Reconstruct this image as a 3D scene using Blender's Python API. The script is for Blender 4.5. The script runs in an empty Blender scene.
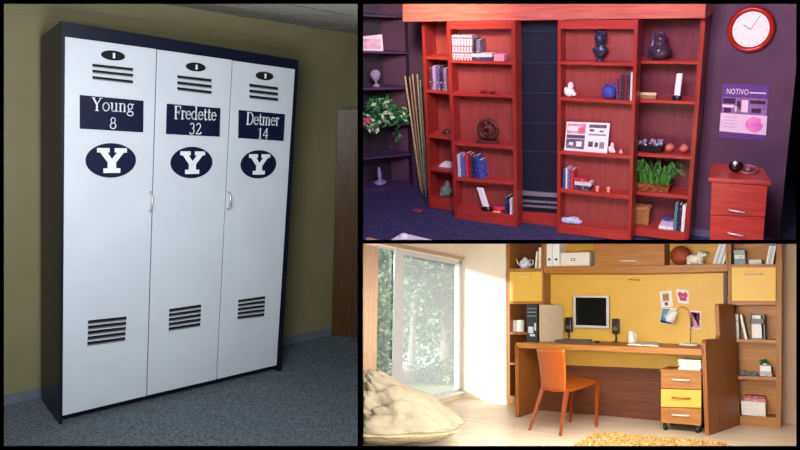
import bpy, bmesh, math, random
from mathutils import Vector, Matrix, noise
sc = bpy.context.scene
COL = sc.collection
F = 700.0                      # focal length in pixels of the 800 px wide frame

# ------------------------------------------------------------------ rooms
def rxyz(a, b, c):
    return Matrix.Rotation(c, 3, 'Z') @ Matrix.Rotation(b, 3, 'Y') @ Matrix.Rotation(a, 3, 'X')

class Room:
    """a rigid room: camera frame (x right, y forward, z up) = R * local + t"""
    def __init__(s, R, t):
        s.R = R; s.t = Vector(t); s.Rt = R.transposed(); s.o = -(s.Rt @ s.t)
    def ray(s, px, py):
        return s.Rt @ Vector(((px - 400) / F, 1.0, (225 - py) / F))
    def on(s, px, py, ax, c):                      # point seen at (px,py) on the plane local[ax] = c
        d = s.ray(px, py)
        return s.o + d * ((c - s.o[ax]) / d[ax])
    def onp(s, px, py, p, n):                      # on any plane
        d = s.ray(px, py)
        return s.o + d * ((p - s.o).dot(n) / d.dot(n))
    def pr(s, p):
        q = s.R @ Vector(p) + s.t
        return (400 + F * q.x / q.y, 225 - F * q.z / q.y)

Rc = rxyz(-0.10636, -0.06289, -0.64631)
Rc2 = Rc @ Matrix.Rotation(math.radians(6.17), 3, 'Z')
tc2 = Rc @ Vector((0.101, -0.189, 0)) + Vector((1.26412, 8.28353, -2.099))
RC = Room(Rc2, tc2)                                                     # study with desk: this one is the world frame
RA = Room(rxyz(0.20565, -0.06391, 0.74778), (-1.96657, 4.04904, -1.15911))   # locker room
RB = Room(rxyz(0.35438, 0.13561, -0.54666), (0.12972, 8.12098, 0.15405))     # showroom with red shelves
RS = Room(Matrix.Identity(3), (0, 0, 0))                                # camera frame, also used for the added black box
for r in (RA, RB, RC, RS):
    M = (RC.Rt @ r.R).to_4x4()
    M.translation = RC.Rt @ (r.t - RC.t)
    r.M = M

# ------------------------------------------------------------------ camera, world, sun, exposure
cam = bpy.data.objects.new('camera', bpy.data.cameras.new('camera'))
COL.objects.link(cam)
cam.data.sensor_width = 36; cam.data.lens = F * 36 / 800; cam.data.clip_start = 0.05; cam.data.clip_end = 200
cm = Matrix(((1, 0, 0), (0, 0, -1), (0, 1, 0))).to_4x4()                # camera axes in the RS frame
cam.matrix_world = RS.M @ cm
sc.camera = cam
sc.view_settings.view_transform = 'Standard'; sc.view_settings.look = 'None'
sc.view_settings.gamma = 1; sc.view_settings.exposure = 0; sc.view_settings.use_curve_mapping = False
w = bpy.data.worlds.new('sky'); sc.world = w; w.use_nodes = True
w.node_tree.nodes['Background'].inputs[0].default_value = (0.86, 0.94, 1.0, 1)
w.node_tree.nodes['Background'].inputs[1].default_value = 1.15

def lamp(name, kind, room, loc, target, power, color, size=(1, 1), spread=180):
    L = bpy.data.lights.new(name, kind); L.color = color
    o = bpy.data.objects.new(name, L); COL.objects.link(o)
    p = room.M @ Vector(loc); q = room.M @ Vector(target)
    o.matrix_world = Matrix.Translation(p) @ (q - p).to_track_quat('-Z', 'Y').to_matrix().to_4x4()
    L.energy = power
    if kind == 'AREA':
        L.shape = 'RECTANGLE'; L.size, L.size_y = size; L.spread = math.radians(spread)
    if kind == 'SPOT': L.spot_size = math.radians(62); L.spot_blend = 1; L.shadow_soft_size = .15
    if kind == 'SUN': L.angle = math.radians(2.5)
    return o
sun = lamp('sun', 'SUN', RC, (0, 0, 0), (1, 2.05, -0.34), 6.0, (1.0, 0.95, 0.88))
lamp('locker_room_ceiling_light', 'AREA', RS, (-0.95, 2.2, 0.68), (-0.95, 4.9, -0.3), 26, (0.93, 0.97, 1.0), (1.5, 0.3))
lamp('locker_room_front_fill', 'AREA', RS, (-0.62, 2.1, -0.1), (-0.95, 4.9, -0.35), 33, (0.93, 0.97, 1.0), (0.8, 0.8))  # unseen fill added inside the opening to even out the locker room
lamp('showroom_ceiling_light', 'AREA', RB, (1.9, -3.2, 3.3), (1.6, 0.2, 0.9), 340, (1.0, 0.82, 0.97), (3.2, 1.0))
lamp('showroom_magenta_light', 'AREA', RB, (0.1, -1.3, 3.2), (-0.5, 0.6, 0.6), 75, (0.62, 0.40, 1.0), (1.5, 0.6))
lamp('showroom_spot', 'SPOT', RB, (0.8, -1.5, 3.0), (0.45, 0.06, 2.28), 380, (1.0, 0.80, 0.42))
lamp('study_fill_light', 'AREA', RS, (0.50, 2.12, -0.36), (0.9, 8, -1.0), 120, (1.0, 0.96, 0.90), (1.0, 0.5))
lamp('study_top_fill', 'AREA', RS, (1.45, 5.2, -0.22), (1.6, 6.3, -2.2), 80, (1.0, 0.95, 0.88), (1.7, 0.9))  # added fill hung unseen under the slab to shade the desk's underside

# ------------------------------------------------------------------ materials
def lin(h):
    h = h.lstrip('#'); v = [int(h[i:i + 2], 16) / 255 for i in (0, 2, 4)]
    return tuple(c / 12.92 if c <= .04045 else ((c + .055) / 1.055) ** 2.4 for c in v) + (1,)
MATS = {}
def mat(name, c, rough=.5, metal=0, c2=None, scale=20, stretch=(1, 1, 1), bump=0, detail=3, coat=0, emit=0, trans=0, ior=1.45, spec=None, kind='noise', lo=.35, hi=.65):
    if name in MATS: return MATS[name]
    m = bpy.data.materials.new(name); m.use_nodes = True; nt = m.node_tree; N = nt.nodes; L = nt.links
    b = N['Principled BSDF']
    c = lin(c) if isinstance(c, str) else c
    b.inputs['Base Color'].default_value = c
    b.inputs['Roughness'].default_value = rough; b.inputs['Metallic'].default_value = metal
    b.inputs['Coat Weight'].default_value = coat; b.inputs['IOR'].default_value = ior
    if spec is not None: b.inputs['Specular IOR Level'].default_value = spec
    b.inputs['Transmission Weight'].default_value = trans
    if c2 is None and not bump: c2 = tuple(x * .93 for x in c[:3]) + (1,)
    tc = N.new('ShaderNodeTexCoord'); mp = N.new('ShaderNodeMapping'); mp.inputs['Scale'].default_value = stretch
    L.new(tc.outputs['Object'], mp.inputs['Vector'])
    if kind == 'voronoi':
        n = N.new('ShaderNodeTexVoronoi'); n.inputs['Scale'].default_value = scale; fac = n.outputs['Distance']
    else:
        n = N.new('ShaderNodeTexNoise'); n.inputs['Scale'].default_value = scale; n.inputs['Detail'].default_value = detail; fac = n.outputs['Fac']
    L.new(mp.outputs[0], n.inputs['Vector'])
    if c2 is not None:
        c2 = lin(c2) if isinstance(c2, str) else c2
        r = N.new('ShaderNodeValToRGB'); r.color_ramp.elements[0].position = lo; r.color_ramp.elements[1].position = hi
        r.color_ramp.elements[0].color = c; r.color_ramp.elements[1].color = c2
        L.new(fac, r.inputs[0]); L.new(r.outputs[0], b.inputs['Base Color'])
        if emit: L.new(r.outputs[0], b.inputs['Emission Color'])
    if bump:
        bp = N.new('ShaderNodeBump'); bp.inputs['Strength'].default_value = bump; bp.inputs['Distance'].default_value = .01
        L.new(fac, bp.inputs['Height']); L.new(bp.outputs[0], b.inputs['Normal'])
    b.inputs['Emission Strength'].default_value = emit
    MATS[name] = m
    return m
def wood(name, c, c2, along='z', rough=.4, scale=6):
    st = {'z': (7, 7, .5), 'x': (.5, 7, 7), 'y': (7, .5, 7)}[along]
    return mat(name, c, rough, 0, c2, scale, st, .05, 5)
BLACK = mat('black_matte', '000000', 1, spec=0, c2='010101')
SHELL = mat('grey_plaster', '5a5a5a', .9, c2='525252')
M_NAVY = mat('navy_laminate', '0e1122', .35, c2='11152a', scale=3)
M_LWHITE = mat('white_laminate', 'd3d8e0', .38, c2='ced3db', scale=4)
M_OLIVE = mat('olive_beige_paint', '857e5e', .8, c2='7f7858', scale=3, bump=.05)
M_BEIGECEIL = mat('ceiling_tile', 'a8a298', .9, c2='9a948a', scale=30)
M_GREYRUB = mat('grey_rubber', '68727c', .6, c2='606a74')
M_CARPET = mat('blue_grey_carpet', '353d44', .95, c2='727c84', scale=90, bump=.6, detail=4, lo=.3, hi=.7)
M_DARKSLOT = mat('dark_slot', '08080d', .8)
M_SILVER = mat('satin_metal', 'd4d4d8', .3, .5)
M_BROWNDOOR = wood('brown_door_wood', '553a1e', '4a3018')
M_WHITE = mat('white_vinyl', 'eceef2', .5)

M_RED = wood('red_cherry_wood', '8a2824', 'a23630', 'z', .35)
M_REDX = wood('red_cherry_wood_flat', '9e2e2a', 'b43e38', 'x', .35)
M_REDBACK = wood('red_cherry_back', '8a383a', '984442', 'z', .5)
M_PURPLE = mat('dark_purple_paint', '5e425c', .75, c2='563a54', scale=4)
M_DPURP = mat('dark_plum_laminate', '241430', .4, c2='1e1029', scale=5)
M_INDIGO = mat('indigo_carpet', '1c1a38', .95, c2='4a4878', scale=55, bump=.6, lo=.3, hi=.75)
M_BLUEBLK = mat('midnight_blue_panel', '12182b', .5, c2='161d33')
M_DARKROOM = mat('near_black_wall', '0c0a18', .8, c2='141026')

M_OAK = wood('warm_oak', '94602a', 'a87236', 'z', .5)
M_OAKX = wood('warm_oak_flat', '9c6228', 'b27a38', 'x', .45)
M_OAKSH = wood('shaded_warm_oak', '5e2e10', '703a16', 'x', .55)  # darker copy of the oak; the under-desk shade is put into its colour
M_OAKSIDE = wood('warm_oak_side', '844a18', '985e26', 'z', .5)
M_YEL = mat('yellow_laminate', 'e0b248', .45, c2='e4b84e', scale=4)
M_CREAMW = mat('cream_wall_paint', 'f2e6d4', .8, c2='eee1cd', scale=4)
M_PINKW = mat('warm_beige_paint', 'd8c0a8', .85, c2='d2b9a0', scale=4)
M_PALEFL = mat('pale_wood_floor', 'd9c8aa', .35, c2='efe3cc', scale=5, stretch=(.5, 6, 1), bump=.02)
M_WINFR = mat('pale_window_frame', 'cdd4de', .4)
M_ORANGE = mat('orange_plastic', 'b85a14', .45, c2='b05412')
M_ORDK = mat('orange_leg_lacquer', 'a84c12', .4, c2='9e4610')
M_BLKPL = mat('black_plastic', '101012', .35)
M_CREAMF = mat('cream_canvas', 'b9b098', .85, c2='aea58e', scale=40, bump=.25)
M_CHROME = mat('bright_chrome', 'e6e6ea', .3, .4)
M_PAPER = mat('white_paper', 'f2f1ee', .7, c2='eae9e6')

def glass():
    m = bpy.data.materials.new('window_glass'); m.use_nodes = True; nt = m.node_tree; N = nt.nodes; L = nt.links
    N.remove(N['Principled BSDF']); out = N['Material Output']
    t = N.new('ShaderNodeBsdfTransparent'); g = N.new('ShaderNodeBsdfGlossy'); g.inputs['Roughness'].default_value = .02
    d = N.new('ShaderNodeBsdfTranslucent'); d.inputs[0].default_value = (.9, .95, 1, 1)
    m1 = N.new('ShaderNodeMixShader'); m1.inputs[0].default_value = .04; L.new(t.outputs[0], m1.inputs[1]); L.new(g.outputs[0], m1.inputs[2])
    m2 = N.new('ShaderNodeMixShader'); m2.inputs[0].default_value = .16; L.new(m1.outputs[0], m2.inputs[1]); L.new(d.outputs[0], m2.inputs[2])  # white translucent share puts the hazy brightness of the view into the pane
    L.new(m2.outputs[0], out.inputs[0]); return m
M_GLASS = glass()
M_CLEAR = mat('clear_glass', 'e8e8ff', .05, trans=.75, ior=1.4, c2='dcdcff')

# ------------------------------------------------------------------ mesh builder
class MB:
    def __init__(s, room): s.r = room; s.bm = bmesh.new(); s.mi = 0
    def face(s, vs):
        try: f = s.bm.faces.new(vs); f.material_index = s.mi; return f
        except ValueError: return None
    def hexa(s, a, b):                              # two quads of 4 points (front, back)
        va = [s.bm.verts.new(p) for p in a]; vb = [s.bm.verts.new(p) for p in b]
        n = len(va)
        s.face(va); s.face(vb[::-1])
        for i in range(n): s.face((va[i], vb[i], vb[(i + 1) % n], va[(i + 1) % n]))
        return s
    def box(s, x0, x1, y0, y1, z0, z1):
        return s.hexa([(x0, y0, z0), (x1, y0, z0), (x1, y0, z1), (x0, y0, z1)], [(x0, y1, z0), (x1, y1, z0), (x1, y1, z1), (x0, y1, z1)])
    def slab(s, y, d, *px):                         # outline read off on the vertical plane y, extruded back by d
        P = [s.r.on(a, b, 1, y) for a, b in px]
        return s.hexa(P, [p + Vector((0, d, 0)) for p in P])
    def prism(s, pts, d):
        P = [Vector(p) for p in pts]; d = Vector(d)
        return s.hexa(P, [p + d for p in P])
    def poly(s, pts, th=None):
        P = [Vector(p) for p in pts]
        if th is None: s.face([s.bm.verts.new(p) for p in P]); return s
        return s.hexa(P, [p + Vector(th) for p in P])
    def lathe(s, c, prof, n=16, axis='z', sx=1, sy=1):
        c = Vector(c); rings = []
        for r, h in prof:
            ring = []
            for i in range(n):
                a = 2 * math.pi * i / n; u, v = r * math.cos(a) * sx, r * math.sin(a) * sy
                o = {'z': (u, v, h), 'y': (u, h, v), 'x': (h, u, v)}[axis]
                ring.append(s.bm.verts.new(c + Vector(o)))
            rings.append(ring)
        for k in range(len(rings) - 1):
            for i in range(n): s.face((rings[k][i], rings[k][(i + 1) % n], rings[k + 1][(i + 1) % n], rings[k + 1][i]))
        s.face(rings[0][::-1]); s.face(rings[-1])
        return s
    def tube(s, pts, r, n=8, r2=None):
        pts = [Vector(p) for p in pts]; rings = []; m = len(pts)
        for k, p in enumerate(pts):
            t = (pts[min(k + 1, m - 1)] - pts[max(k - 1, 0)]).normalized()
            a = t.orthogonal().normalized() if k == 0 else (a - t * a.dot(t)).normalized()
            b = t.cross(a); rr = r if r2 is None else r + (r2 - r) * k / (m - 1)
            rings.append([s.bm.verts.new(p + a * rr * math.cos(2 * math.pi * i / n) + b * rr * math.sin(2 * math.pi * i / n)) for i in range(n)])
        for k in range(m - 1):
            for i in range(n): s.face((rings[k][i], rings[k][(i + 1) % n], rings[k + 1][(i + 1) % n], rings[k + 1][i]))
        s.face(rings[0][::-1]); s.face(rings[-1])
        return s
    def ball(s, c, rx, ry=None, rz=None, n=16, k=10, fn=None):
        ry = ry or rx; rz = rz or rx; c = Vector(c); rings = []
        top = None
        for j in range(k + 1):
            th = math.pi * j / k; ring = []
            for i in range(n if 0 < j < k else 1):
                ph = 2 * math.pi * i / n; d = Vector((math.sin(th) * math.cos(ph), math.sin(th) * math.sin(ph), math.cos(th)))
                f = fn(d) if fn else 1
                ring.append(s.bm.verts.new(c + Vector((d.x * rx * f, d.y * ry * f, d.z * rz * f))))
            rings.append(ring)
        for j in range(k):
            A, B = rings[j], rings[j + 1]
            for i in range(n):
                if len(A) == 1: s.face((A[0], B[i], B[(i + 1) % n]))
                elif len(B) == 1: s.face((A[i], B[0], A[(i + 1) % n]))
                else: s.face((A[i], B[i], B[(i + 1) % n], A[(i + 1) % n]))
        return s
    def build(s, name, mats, parent=None, loc=None, smooth=False, bevel=0, sub=0):
        bmesh.ops.recalc_face_normals(s.bm, faces=s.bm.faces)
        if loc is None and parent is not None: base = LOC[parent.name]
        elif loc is None:
            vs = [v.co for v in s.bm.verts]
            base = Vector((sum(v.x for v in vs) / len(vs), sum(v.y for v in vs) / len(vs), min(v.z for v in vs)))
        else: base = Vector(loc)
        bmesh.ops.translate(s.bm, verts=s.bm.verts, vec=-base)
        me = bpy.data.meshes.new(name); s.bm.to_mesh(me); s.bm.free()
        for m in (mats if isinstance(mats, (list, tuple)) else [mats]): me.materials.append(m)
        if smooth:
            for p in me.polygons: p.use_smooth = True
        o = bpy.data.objects.new(name, me); COL.objects.link(o)
        if parent is not None: o.parent = parent; LOC[o.name] = base
        else: o.matrix_world = s.r.M @ Matrix.Translation(base); LOC[o.name] = base
        if bevel:
            b = o.modifiers.new('bevel', 'BEVEL'); b.width = bevel; b.segments = 2; b.limit_method = 'ANGLE'
        if sub:
            b = o.modifiers.new('sub', 'SUBSURF'); b.levels = b.render_levels = sub
        return o
LOC = {}
def thing(room, name, label, cat, loc, group=None):
    o = bpy.data.objects.new(name, None); COL.objects.link(o)
    o.empty_display_size = .1
    o.matrix_world = room.M @ Matrix.Translation(Vector(loc)); LOC[o.name] = Vector(loc)
    return tag(o, label, cat, group)
def tag(o, label, cat, group=None, kind=None):
    o['label'] = label; o['category'] = cat
    if group: o['group'] = group
    if kind: o['kind'] = kind
    return o
def struct(o, label, cat):
    return tag(o, label, cat, None, 'structure')

# ------------------------------------------------------------------ lettering
def arc(cx, cz, rx, rz, a0, a1, n=10):
    return [(cx + rx * math.cos(math.radians(a0 + (a1 - a0) * i / n)), cz + rz * math.sin(math.radians(a0 + (a1 - a0) * i / n))) for i in range(n + 1)]
T, H = .085, .036             # thick and hairline halves in em
GL = {  # strokes: (points, width); advance
 'Y': (.62, [([(.08, .66), (.31, .32)], T), ([(.54, .66), (.31, .32)], H), ([(.31, .34), (.31, 0)], T), ([(.0, .66), (.2, .66)], H), ([(.44, .66), (.62, .66)], H), ([(.2, 0), (.42, 0)], H)]),
 'F': (.54, [([(.14, .66), (.14, 0)], T), ([(.04, .66), (.5, .66), (.5, .52)], H), ([(.14, .35), (.38, .35)], H), ([(.38, .43), (.38, .27)], H), ([(.04, 0), (.26, 0)], H)]),
 'D': (.68, [([(.14, .66), (.14, 0)], T), ([(.04, .66), (.3, .66)] + arc(.3, .33, .3, .33, 90, -90) + [(.04, 0)], H + .01), (arc(.3, .33, .3, .31, 50, -50), T)]),
 'o': (.5, [(arc(.25, .22, .19, .22, 0, 360, 18), H + .01), (arc(.25, .22, .19, .2, 140, 220), T * .8), (arc(.25, .22, .19, .2, -40, 40), T * .8)]),
 'u': (.53, [([(.02, .44), (.12, .44)], H), ([(.12, .44), (.12, .12)], T * .8), (arc(.22, .12, .11, .12, 180, 300), H + .01), ([(.28, .02), (.39, .1)], H), ([(.31, .44), (.39, .44)], H), ([(.39, .44), (.39, 0)], T * .8), ([(.39, 0), (.5, .02)], H)]),
 'n': (.53, [([(.02, .42), (.12, .44)], H), ([(.12, .44), (.12, 0)], T * .8), ([(.12, .35)] + arc(.27, .33, .12, .11, 150, 0), H + .01), ([(.39, .34), (.39, 0)], T * .8), ([(.04, 0), (.2, 0)], H), ([(.31, 0), (.47, 0)], H)]),
 'g': (.5, [(arc(.22, .29, .14, .15, 0, 360, 16), H + .015), ([(.3, .41), (.46, .43)], H), ([(.12, .17), (.1, .06), (.36, .03)], T * .5), (arc(.23, -.09, .19, .11, 60, 360, 14), H + .01), ([(.36, .03), (.42, -.06)], T * .6)]),
 'r': (.36, [([(.02, .42), (.12, .44)], H), ([(.12, .44), (.12, 0)], T * .8), ([(.12, .34), (.22, .43), (.32, .41)], H + .01), ([(.32, .42), (.32, .36)], T * .6), ([(.04, 0), (.22, 0)], H)]),
 'e': (.45, [(arc(.23, .22, .18, .21, 0, 320, 16), H + .01), (arc(.23, .22, .18, .2, 130, 230), T * .8), ([(.06, .25), (.41, .25)], H)]),
 'd': (.53, [(arc(.22, .22, .17, .21, 0, 360, 16), H + .01), (arc(.22, .22, .17, .2, 130, 230), T * .8), ([(.39, .68), (.39, 0)], T * .8), ([(.29, .68), (.39, .68)], H), ([(.39, 0), (.5, .02)], H)]),
 't': (.32, [([(.14, .58), (.14, .08), (.2, .0), (.3, .05)], T * .7), ([(.02, .43), (.29, .43)], H)]),
 'm': (.8, [([(.02, .42), (.12, .44)], H), ([(.12, .44), (.12, 0)], T * .8), ([(.12, .35)] + arc(.27, .33, .12, .11, 150, 0), H + .01), ([(.39, .34), (.39, 0)], T * .8), ([(.39, .35)] + arc(.54, .33, .12, .11, 150, 0), H + .01), ([(.66, .34), (.66, 0)], T * .8), ([(.04, 0), (.2, 0)], H), ([(.31, 0), (.47, 0)], H), ([(.58, 0), (.74, 0)], H)]),
 '8': (.5, [(arc(.25, .49, .14, .16, 0, 360, 16), T * .6), (arc(.25, .17, .18, .17, 0, 360, 16), T * .65)]),
 '3': (.5, [(arc(.22, .49, .15, .16, 150, -80), T * .65), (arc(.21, .18, .18, .18, 80, -150), T * .7)]),
 '2': (.5, [(arc(.23, .48, .16, .17, 160, -20), T * .6), ([(.38, .42), (.06, .03)], T * .5), ([(.05, .03), (.43, .03), (.45, .13)], T * .6)]),
 '1': (.42, [([(.22, .66), (.22, 0)], T * .9), ([(.08, .56), (.22, .65)], H), ([(.1, 0), (.34, 0)], H)]),
 '4': (.5, [([(.34, .66), (.34, 0)], T * .8), ([(.34, .66), (.04, .2)], H), ([(.03, .19), (.46, .19)], T * .5)]),
}
def strokes(mb, s, P, size, maxw=None):
    """letters written on a surface: P(x, z) gives a point; x centred"""
    W = sum(GL[c][0] for c in s) * size
    k = size if maxw is None or W <= maxw else size
    sx = (maxw / W if maxw else 1)
    x = -W * sx / 2
    for c in s:
        for pts, wd in GL[c][1]:
            w2 = wd * .5 * size
            for (a, b) in zip(pts[:-1], pts[1:]):
                A = Vector((a[0] * sx, a[1])) * size; B = Vector((b[0] * sx, b[1])) * size
                d = B - A
                if d.length < 1e-6: continue
                d.normalize(); n = Vector((-d.y, d.x)) * w2; e = d * w2 * .5
                q = [A - e - n, B + e - n, B + e + n, A - e + n]
                mb.hexa([P(x + v.x, v.y, 0) for v in q], [P(x + v.x, v.y, .002) for v in q])
        x += GL[c][0] * size * sx
def text_mesh(s):
    cu = bpy.data.curves.new('t', 'FONT'); cu.body = s; cu.align_x = 'LEFT'; cu.resolution_u = 2
    o = bpy.data.objects.new('t', cu); COL.objects.link(o)
    dg = bpy.context.evaluated_depsgraph_get()
    me = bpy.data.meshes.new_from_object(o.evaluated_get(dg))
    bpy.data.objects.remove(o)
    return me

# ================================================================== ADDED LIGHT-BLOCKING BOX AND SHELLS
D0, D1 = 2.0, 2.006
def SX(px, d): return (px - 400) / F * d
def SZ(py, d): return (225 - py) / F * d
fr = MB(RS)
xa0, xa1, xb0, xb1 = SX(4, D1), SX(357.6, D0), SX(362, D1), SX(796.2, D1)
za, zb_, zc_, zd = SZ(4, D1), SZ(239.8, D1), SZ(243.6, D1), SZ(445.9, D1)
fr.box(-4.8, xa0, D0, D1, -3, 5); fr.box(xb1, 7.8, D0, D1, -3, 5)
fr.box(xa0, xb1, D0, D1, za, 5); fr.box(xa0, xb1, D0, D1, -3, zd)
fr.box(xa1, xb0, D0, D1, zd, za); fr.box(xb0, xb1, D0, D1, zc_, zb_)
struct(fr.build('wall_front', BLACK, loc=(0, D0, -3)), 'black wall with three large openings onto the three rooms', 'wall')
for nm, b, lb in (('wall_lightblock_back', (-4.8, 7.8, -2.0, -1.9, -3, 5), 'rear wall of the added black light-blocking box'),
              ('wall_lightblock_left', (-4.9, -4.8, -2.0, D1, -3, 5), 'left wall of the added black light-blocking box'),
              ('wall_lightblock_right', (7.8, 7.9, -2.0, 11.5, -3, 5.1), 'long added black light-blocking wall to the right of the box and rooms'),
              ('floor_lightblock', (-4.8, 7.8, -2.0, D1, -3.1, -3), 'floor of the added black light-blocking box'),
              ('ceiling_lightblock', (-4.9, 7.9, -2.0, 6.3, 5, 5.1), 'added black light-blocking ceiling over the box and locker room')):
    m = MB(RS); m.box(*b); struct(m.build(nm, BLACK), lb, nm.split('_')[0])  # unseen black box added around the camera to keep sky light out
# added partition and slab, seen edge-on, keep each room's lamps from the others
def ray(px, py, d): return Vector((SX(px, d), d, SZ(py, d)))
m = MB(RS)
for (d0, d1, zt, zb) in ((D1, 7.0, 4.9, -3), (7.0, 10.9, 4.9, SZ(241.7, 7.0) - .05)):
    a = SX(359.7, d0); b = SX(359.7, d1)
    m.hexa([(a, d0, zb), (a + .01, d0, zb), (a + .01, d0, zt), (a, d0, zt)], [(b, d1, zb), (b + .01, d1, zb), (b + .01, d1, zt), (b, d1, zt)])
struct(m.build('wall_partition', SHELL), 'added grey partition blocking light between the locker room and its neighbours', 'wall')
m = MB(RS)
a, b = SZ(241.6, D1), SZ(241.6, 10.9)
m.hexa([(SX(359.7, D1), D1, a - .005), (7.8, D1, a - .005), (7.8, D1, a), (SX(359.7, D1), D1, a)],
       [(SX(359.7, 10.9), 10.9, b - .012), (7.8, 10.9, b - .012), (7.8, 10.9, b), (SX(359.7, 10.9), 10.9, b)])
struct(m.build('ceiling_study', mat('pale_ceiling', 'b8a48f', .9)), 'pale ceiling slab over the study', 'ceiling')
m = MB(RS); m.box(-1.2, 7.8, D1, 10.9, 4.9, 5.0); struct(m.build('ceiling_showroom', SHELL), 'grey ceiling over the showroom', 'ceiling')

# ================================================================== LOCKER ROOM
r = RA
WA = .425
fl = [r.on(359.3, 329, 2, 0), r.on(359.3, 620, 2, 0)]
m = MB(r); m.poly([fl[0], fl[1], (-1.0, -3.2, 0), (-3.4, -1.6, 0), (-3.4, WA + .1, 0), (1.5, WA + .1, 0)], (0, 0, -.05))
struct(m.build('floor_locker_room', M_CARPET), 'blue-grey flecked carpet floor around the locker cabinet', 'floor')
m = MB(r); m.poly([(-3.4, WA, 0), tuple(r.on(359.2, 336, 1, WA)), tuple(r.on(359.2, 20, 1, WA)), (-3.4, WA, 2.6)], (0, .05, 0))
struct(m.build('wall_locker_room', M_OLIVE), 'olive beige painted wall behind the locker cabinet', 'wall')
zc = r.on(250.7, 17.8, 1, WA).z
c0 = r.on(359.2, 35, 2, zc); c1 = r.on(359.2, -240, 2, zc)
m = MB(r); m.poly([(-3.4, WA, zc), c0, c1, (-1.0, -3.3, zc), (-3.4, -1.6, zc)], (0, 0, .05))
struct(m.build('ceiling_locker_room', M_BEIGECEIL), 'grey tiled ceiling above the olive beige wall', 'ceiling')
m = MB(r)
for k in range(-1, 6):
    y0 = -1.9
    while r.pr((-1.17 + .61 * k, y0, zc))[0] > 357 and y0 < WA - .1: y0 += .05
    m.box(-1.2 + .61 * k, -1.185 + .61 * k, y0, WA, zc - .006, zc + .001)
for k in range(1, 4):
    x1 = 2.3
    while r.pr((x1, WA - .6 * k, zc))[0] > 357: x1 -= .05
    m.box(-1, x1, WA - .6 * k, WA - .6 * k + .02, zc - .006, zc + .001)
tag(m.build('trim_1', mat('ceiling_grid', '746f66', .7)), 'thin metal grid between the grey ceiling tiles', 'ceiling grid', kind='structure')
for i, (py0, py1, th) in enumerate(((17.8, 33, .022), (33, 42, .010))):
    z1 = r.on(245, py0 - .8, 1, WA).z; z0 = r.on(245, py1 + .8, 1, WA).z
    xr = r.on(359.1, 50, 1, WA - th).x
    m = MB(r); m.box(-3.3, xr, WA - th, WA, z0, z1)
    struct(m.build('trim_%d' % (i + 2), M_OLIVE), ('tall', 'narrow')[i] + ' olive band along the top of the locker room wall', 'trim')
zb = r.on(20, 386.5, 1, WA).z
m = MB(r); m.box(-3.3, r.on(331, 330, 1, WA).x + .02, WA - .008, WA, 0, .062)
b_ = m.build('baseboard_locker_room', M_GREYRUB); struct(b_, 'grey rubber baseboard along the locker room wall', 'baseboard')
# brown wooden door leaf at the right
p0 = Vector((2.277, .41, 0)); p1 = Vector((2.455, .275, 0))
zt = r.onp(337.5, 110, p0, Vector((.61, .79, 0)).normalized()).z
d = thing(r, 'door_1', 'brown wooden door standing against the olive wall right of the lockers', 'door', p0)
d['kind'] = 'structure'
m = MB(r); nrm = Vector((.025, .03, 0)); p2 = r.onp(357.6, 109, p0, Vector((.61, .79, 0)).normalized()); p2.z = zt
p3 = r.on(337.5, 110, 1, WA - .012); p4 = r.on(331.2, 335.8, 1, WA - .012); p4.z = 0; p2 = r.onp(357.4, 109, p4, (p1 - p4).cross(p3 - p4).normalized()); m.prism([p4, p1, p2, p3], Vector((-.006, -.012, 0))); m.build('door_panel', M_BROWNDOOR, d)

# locker cabinet
lk = thing(r, 'locker_cabinet', 'tall navy-framed locker cabinet with three white doors on blue-grey carpet', 'lockers', (.75, .18, 0))
fT = [(61, 21), (297.5, 60), (280, 371), (59, 427)]
P = [r.on(a, b, 1, 0.012) for a, b in fT]
for q in (2, 3): P[q].z = 0.0
dT = [(64.2, 36.2), (295.5, 69), (277, 365.3), (61.6, 416.6)]
Q = [r.on(a, b, 1, 0.012) for a, b in dT]
DB = .37
bl = [r.on(41, 37, 1, DB), P[1] + Vector((0, DB - .012, 0)), P[2] + Vector((0, DB - .012, 0)), r.on(42, 399, 1, DB)]; bl[3].z = 0
m = MB(r)
n2 = Vector((0, -.014, 0))
def quad(m, a, b, c, d_, off): m.hexa([Vector(a), Vector(b), Vector(c), Vector(d_)], [Vector(p) + Vector(off) for p in (a, b, c, d_)])
m.hexa([P[0], P[1], Q[2] * .0 + Vector((P[2].x, P[2].y, Q[2].z)), Vector((P[3].x, P[3].y, Q[3].z))], [bl[0], bl[1], Vector((bl[2].x, bl[2].y, Q[2].z)), Vector((bl[3].x, bl[3].y, Q[3].z))])
quad(m, P[0], Q[0], Q[3], P[3], n2); quad(m, P[1], Q[1], Q[2], P[2], n2); quad(m, P[0], P[1], Q[1], Q[0], n2)
# side panels reaching the floor, recessed toe board
lowL = Vector((P[3].x, P[3].y, Q[3].z)); lowR = Vector((P[2].x, P[2].y, Q[2].z))
m.hexa([lowL, lowL + Vector((.02, 0, 0)), P[3] + Vector((.02, 0, 0)), P[3]], [Vector((bl[3].x, DB, Q[3].z)), Vector((bl[3].x + .02, DB, Q[3].z)), bl[3] + Vector((.02, 0, 0)), bl[3]])
m.hexa([lowR, lowR - Vector((.02, 0, 0)), P[2] - Vector((.02, 0, 0)), P[2]], [Vector((bl[2].x, DB, Q[2].z)), Vector((bl[2].x - .02, DB, Q[2].z)), bl[2] - Vector((.02, 0, 0)), bl[2]])
m.hexa([lowL + Vector((.02, .05, 0)), lowR + Vector((-.02, .05, 0)), P[2] + Vector((-.02, .05, 0)), P[3] + Vector((.02, .05, 0))],
       [lowL + Vector((.02, .07, 0)), lowR + Vector((-.02, .07, 0)), P[2] + Vector((-.02, .07, 0)), P[3] + Vector((.02, .07, 0))])
m.build('frame', M_NAVY, lk)
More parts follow.
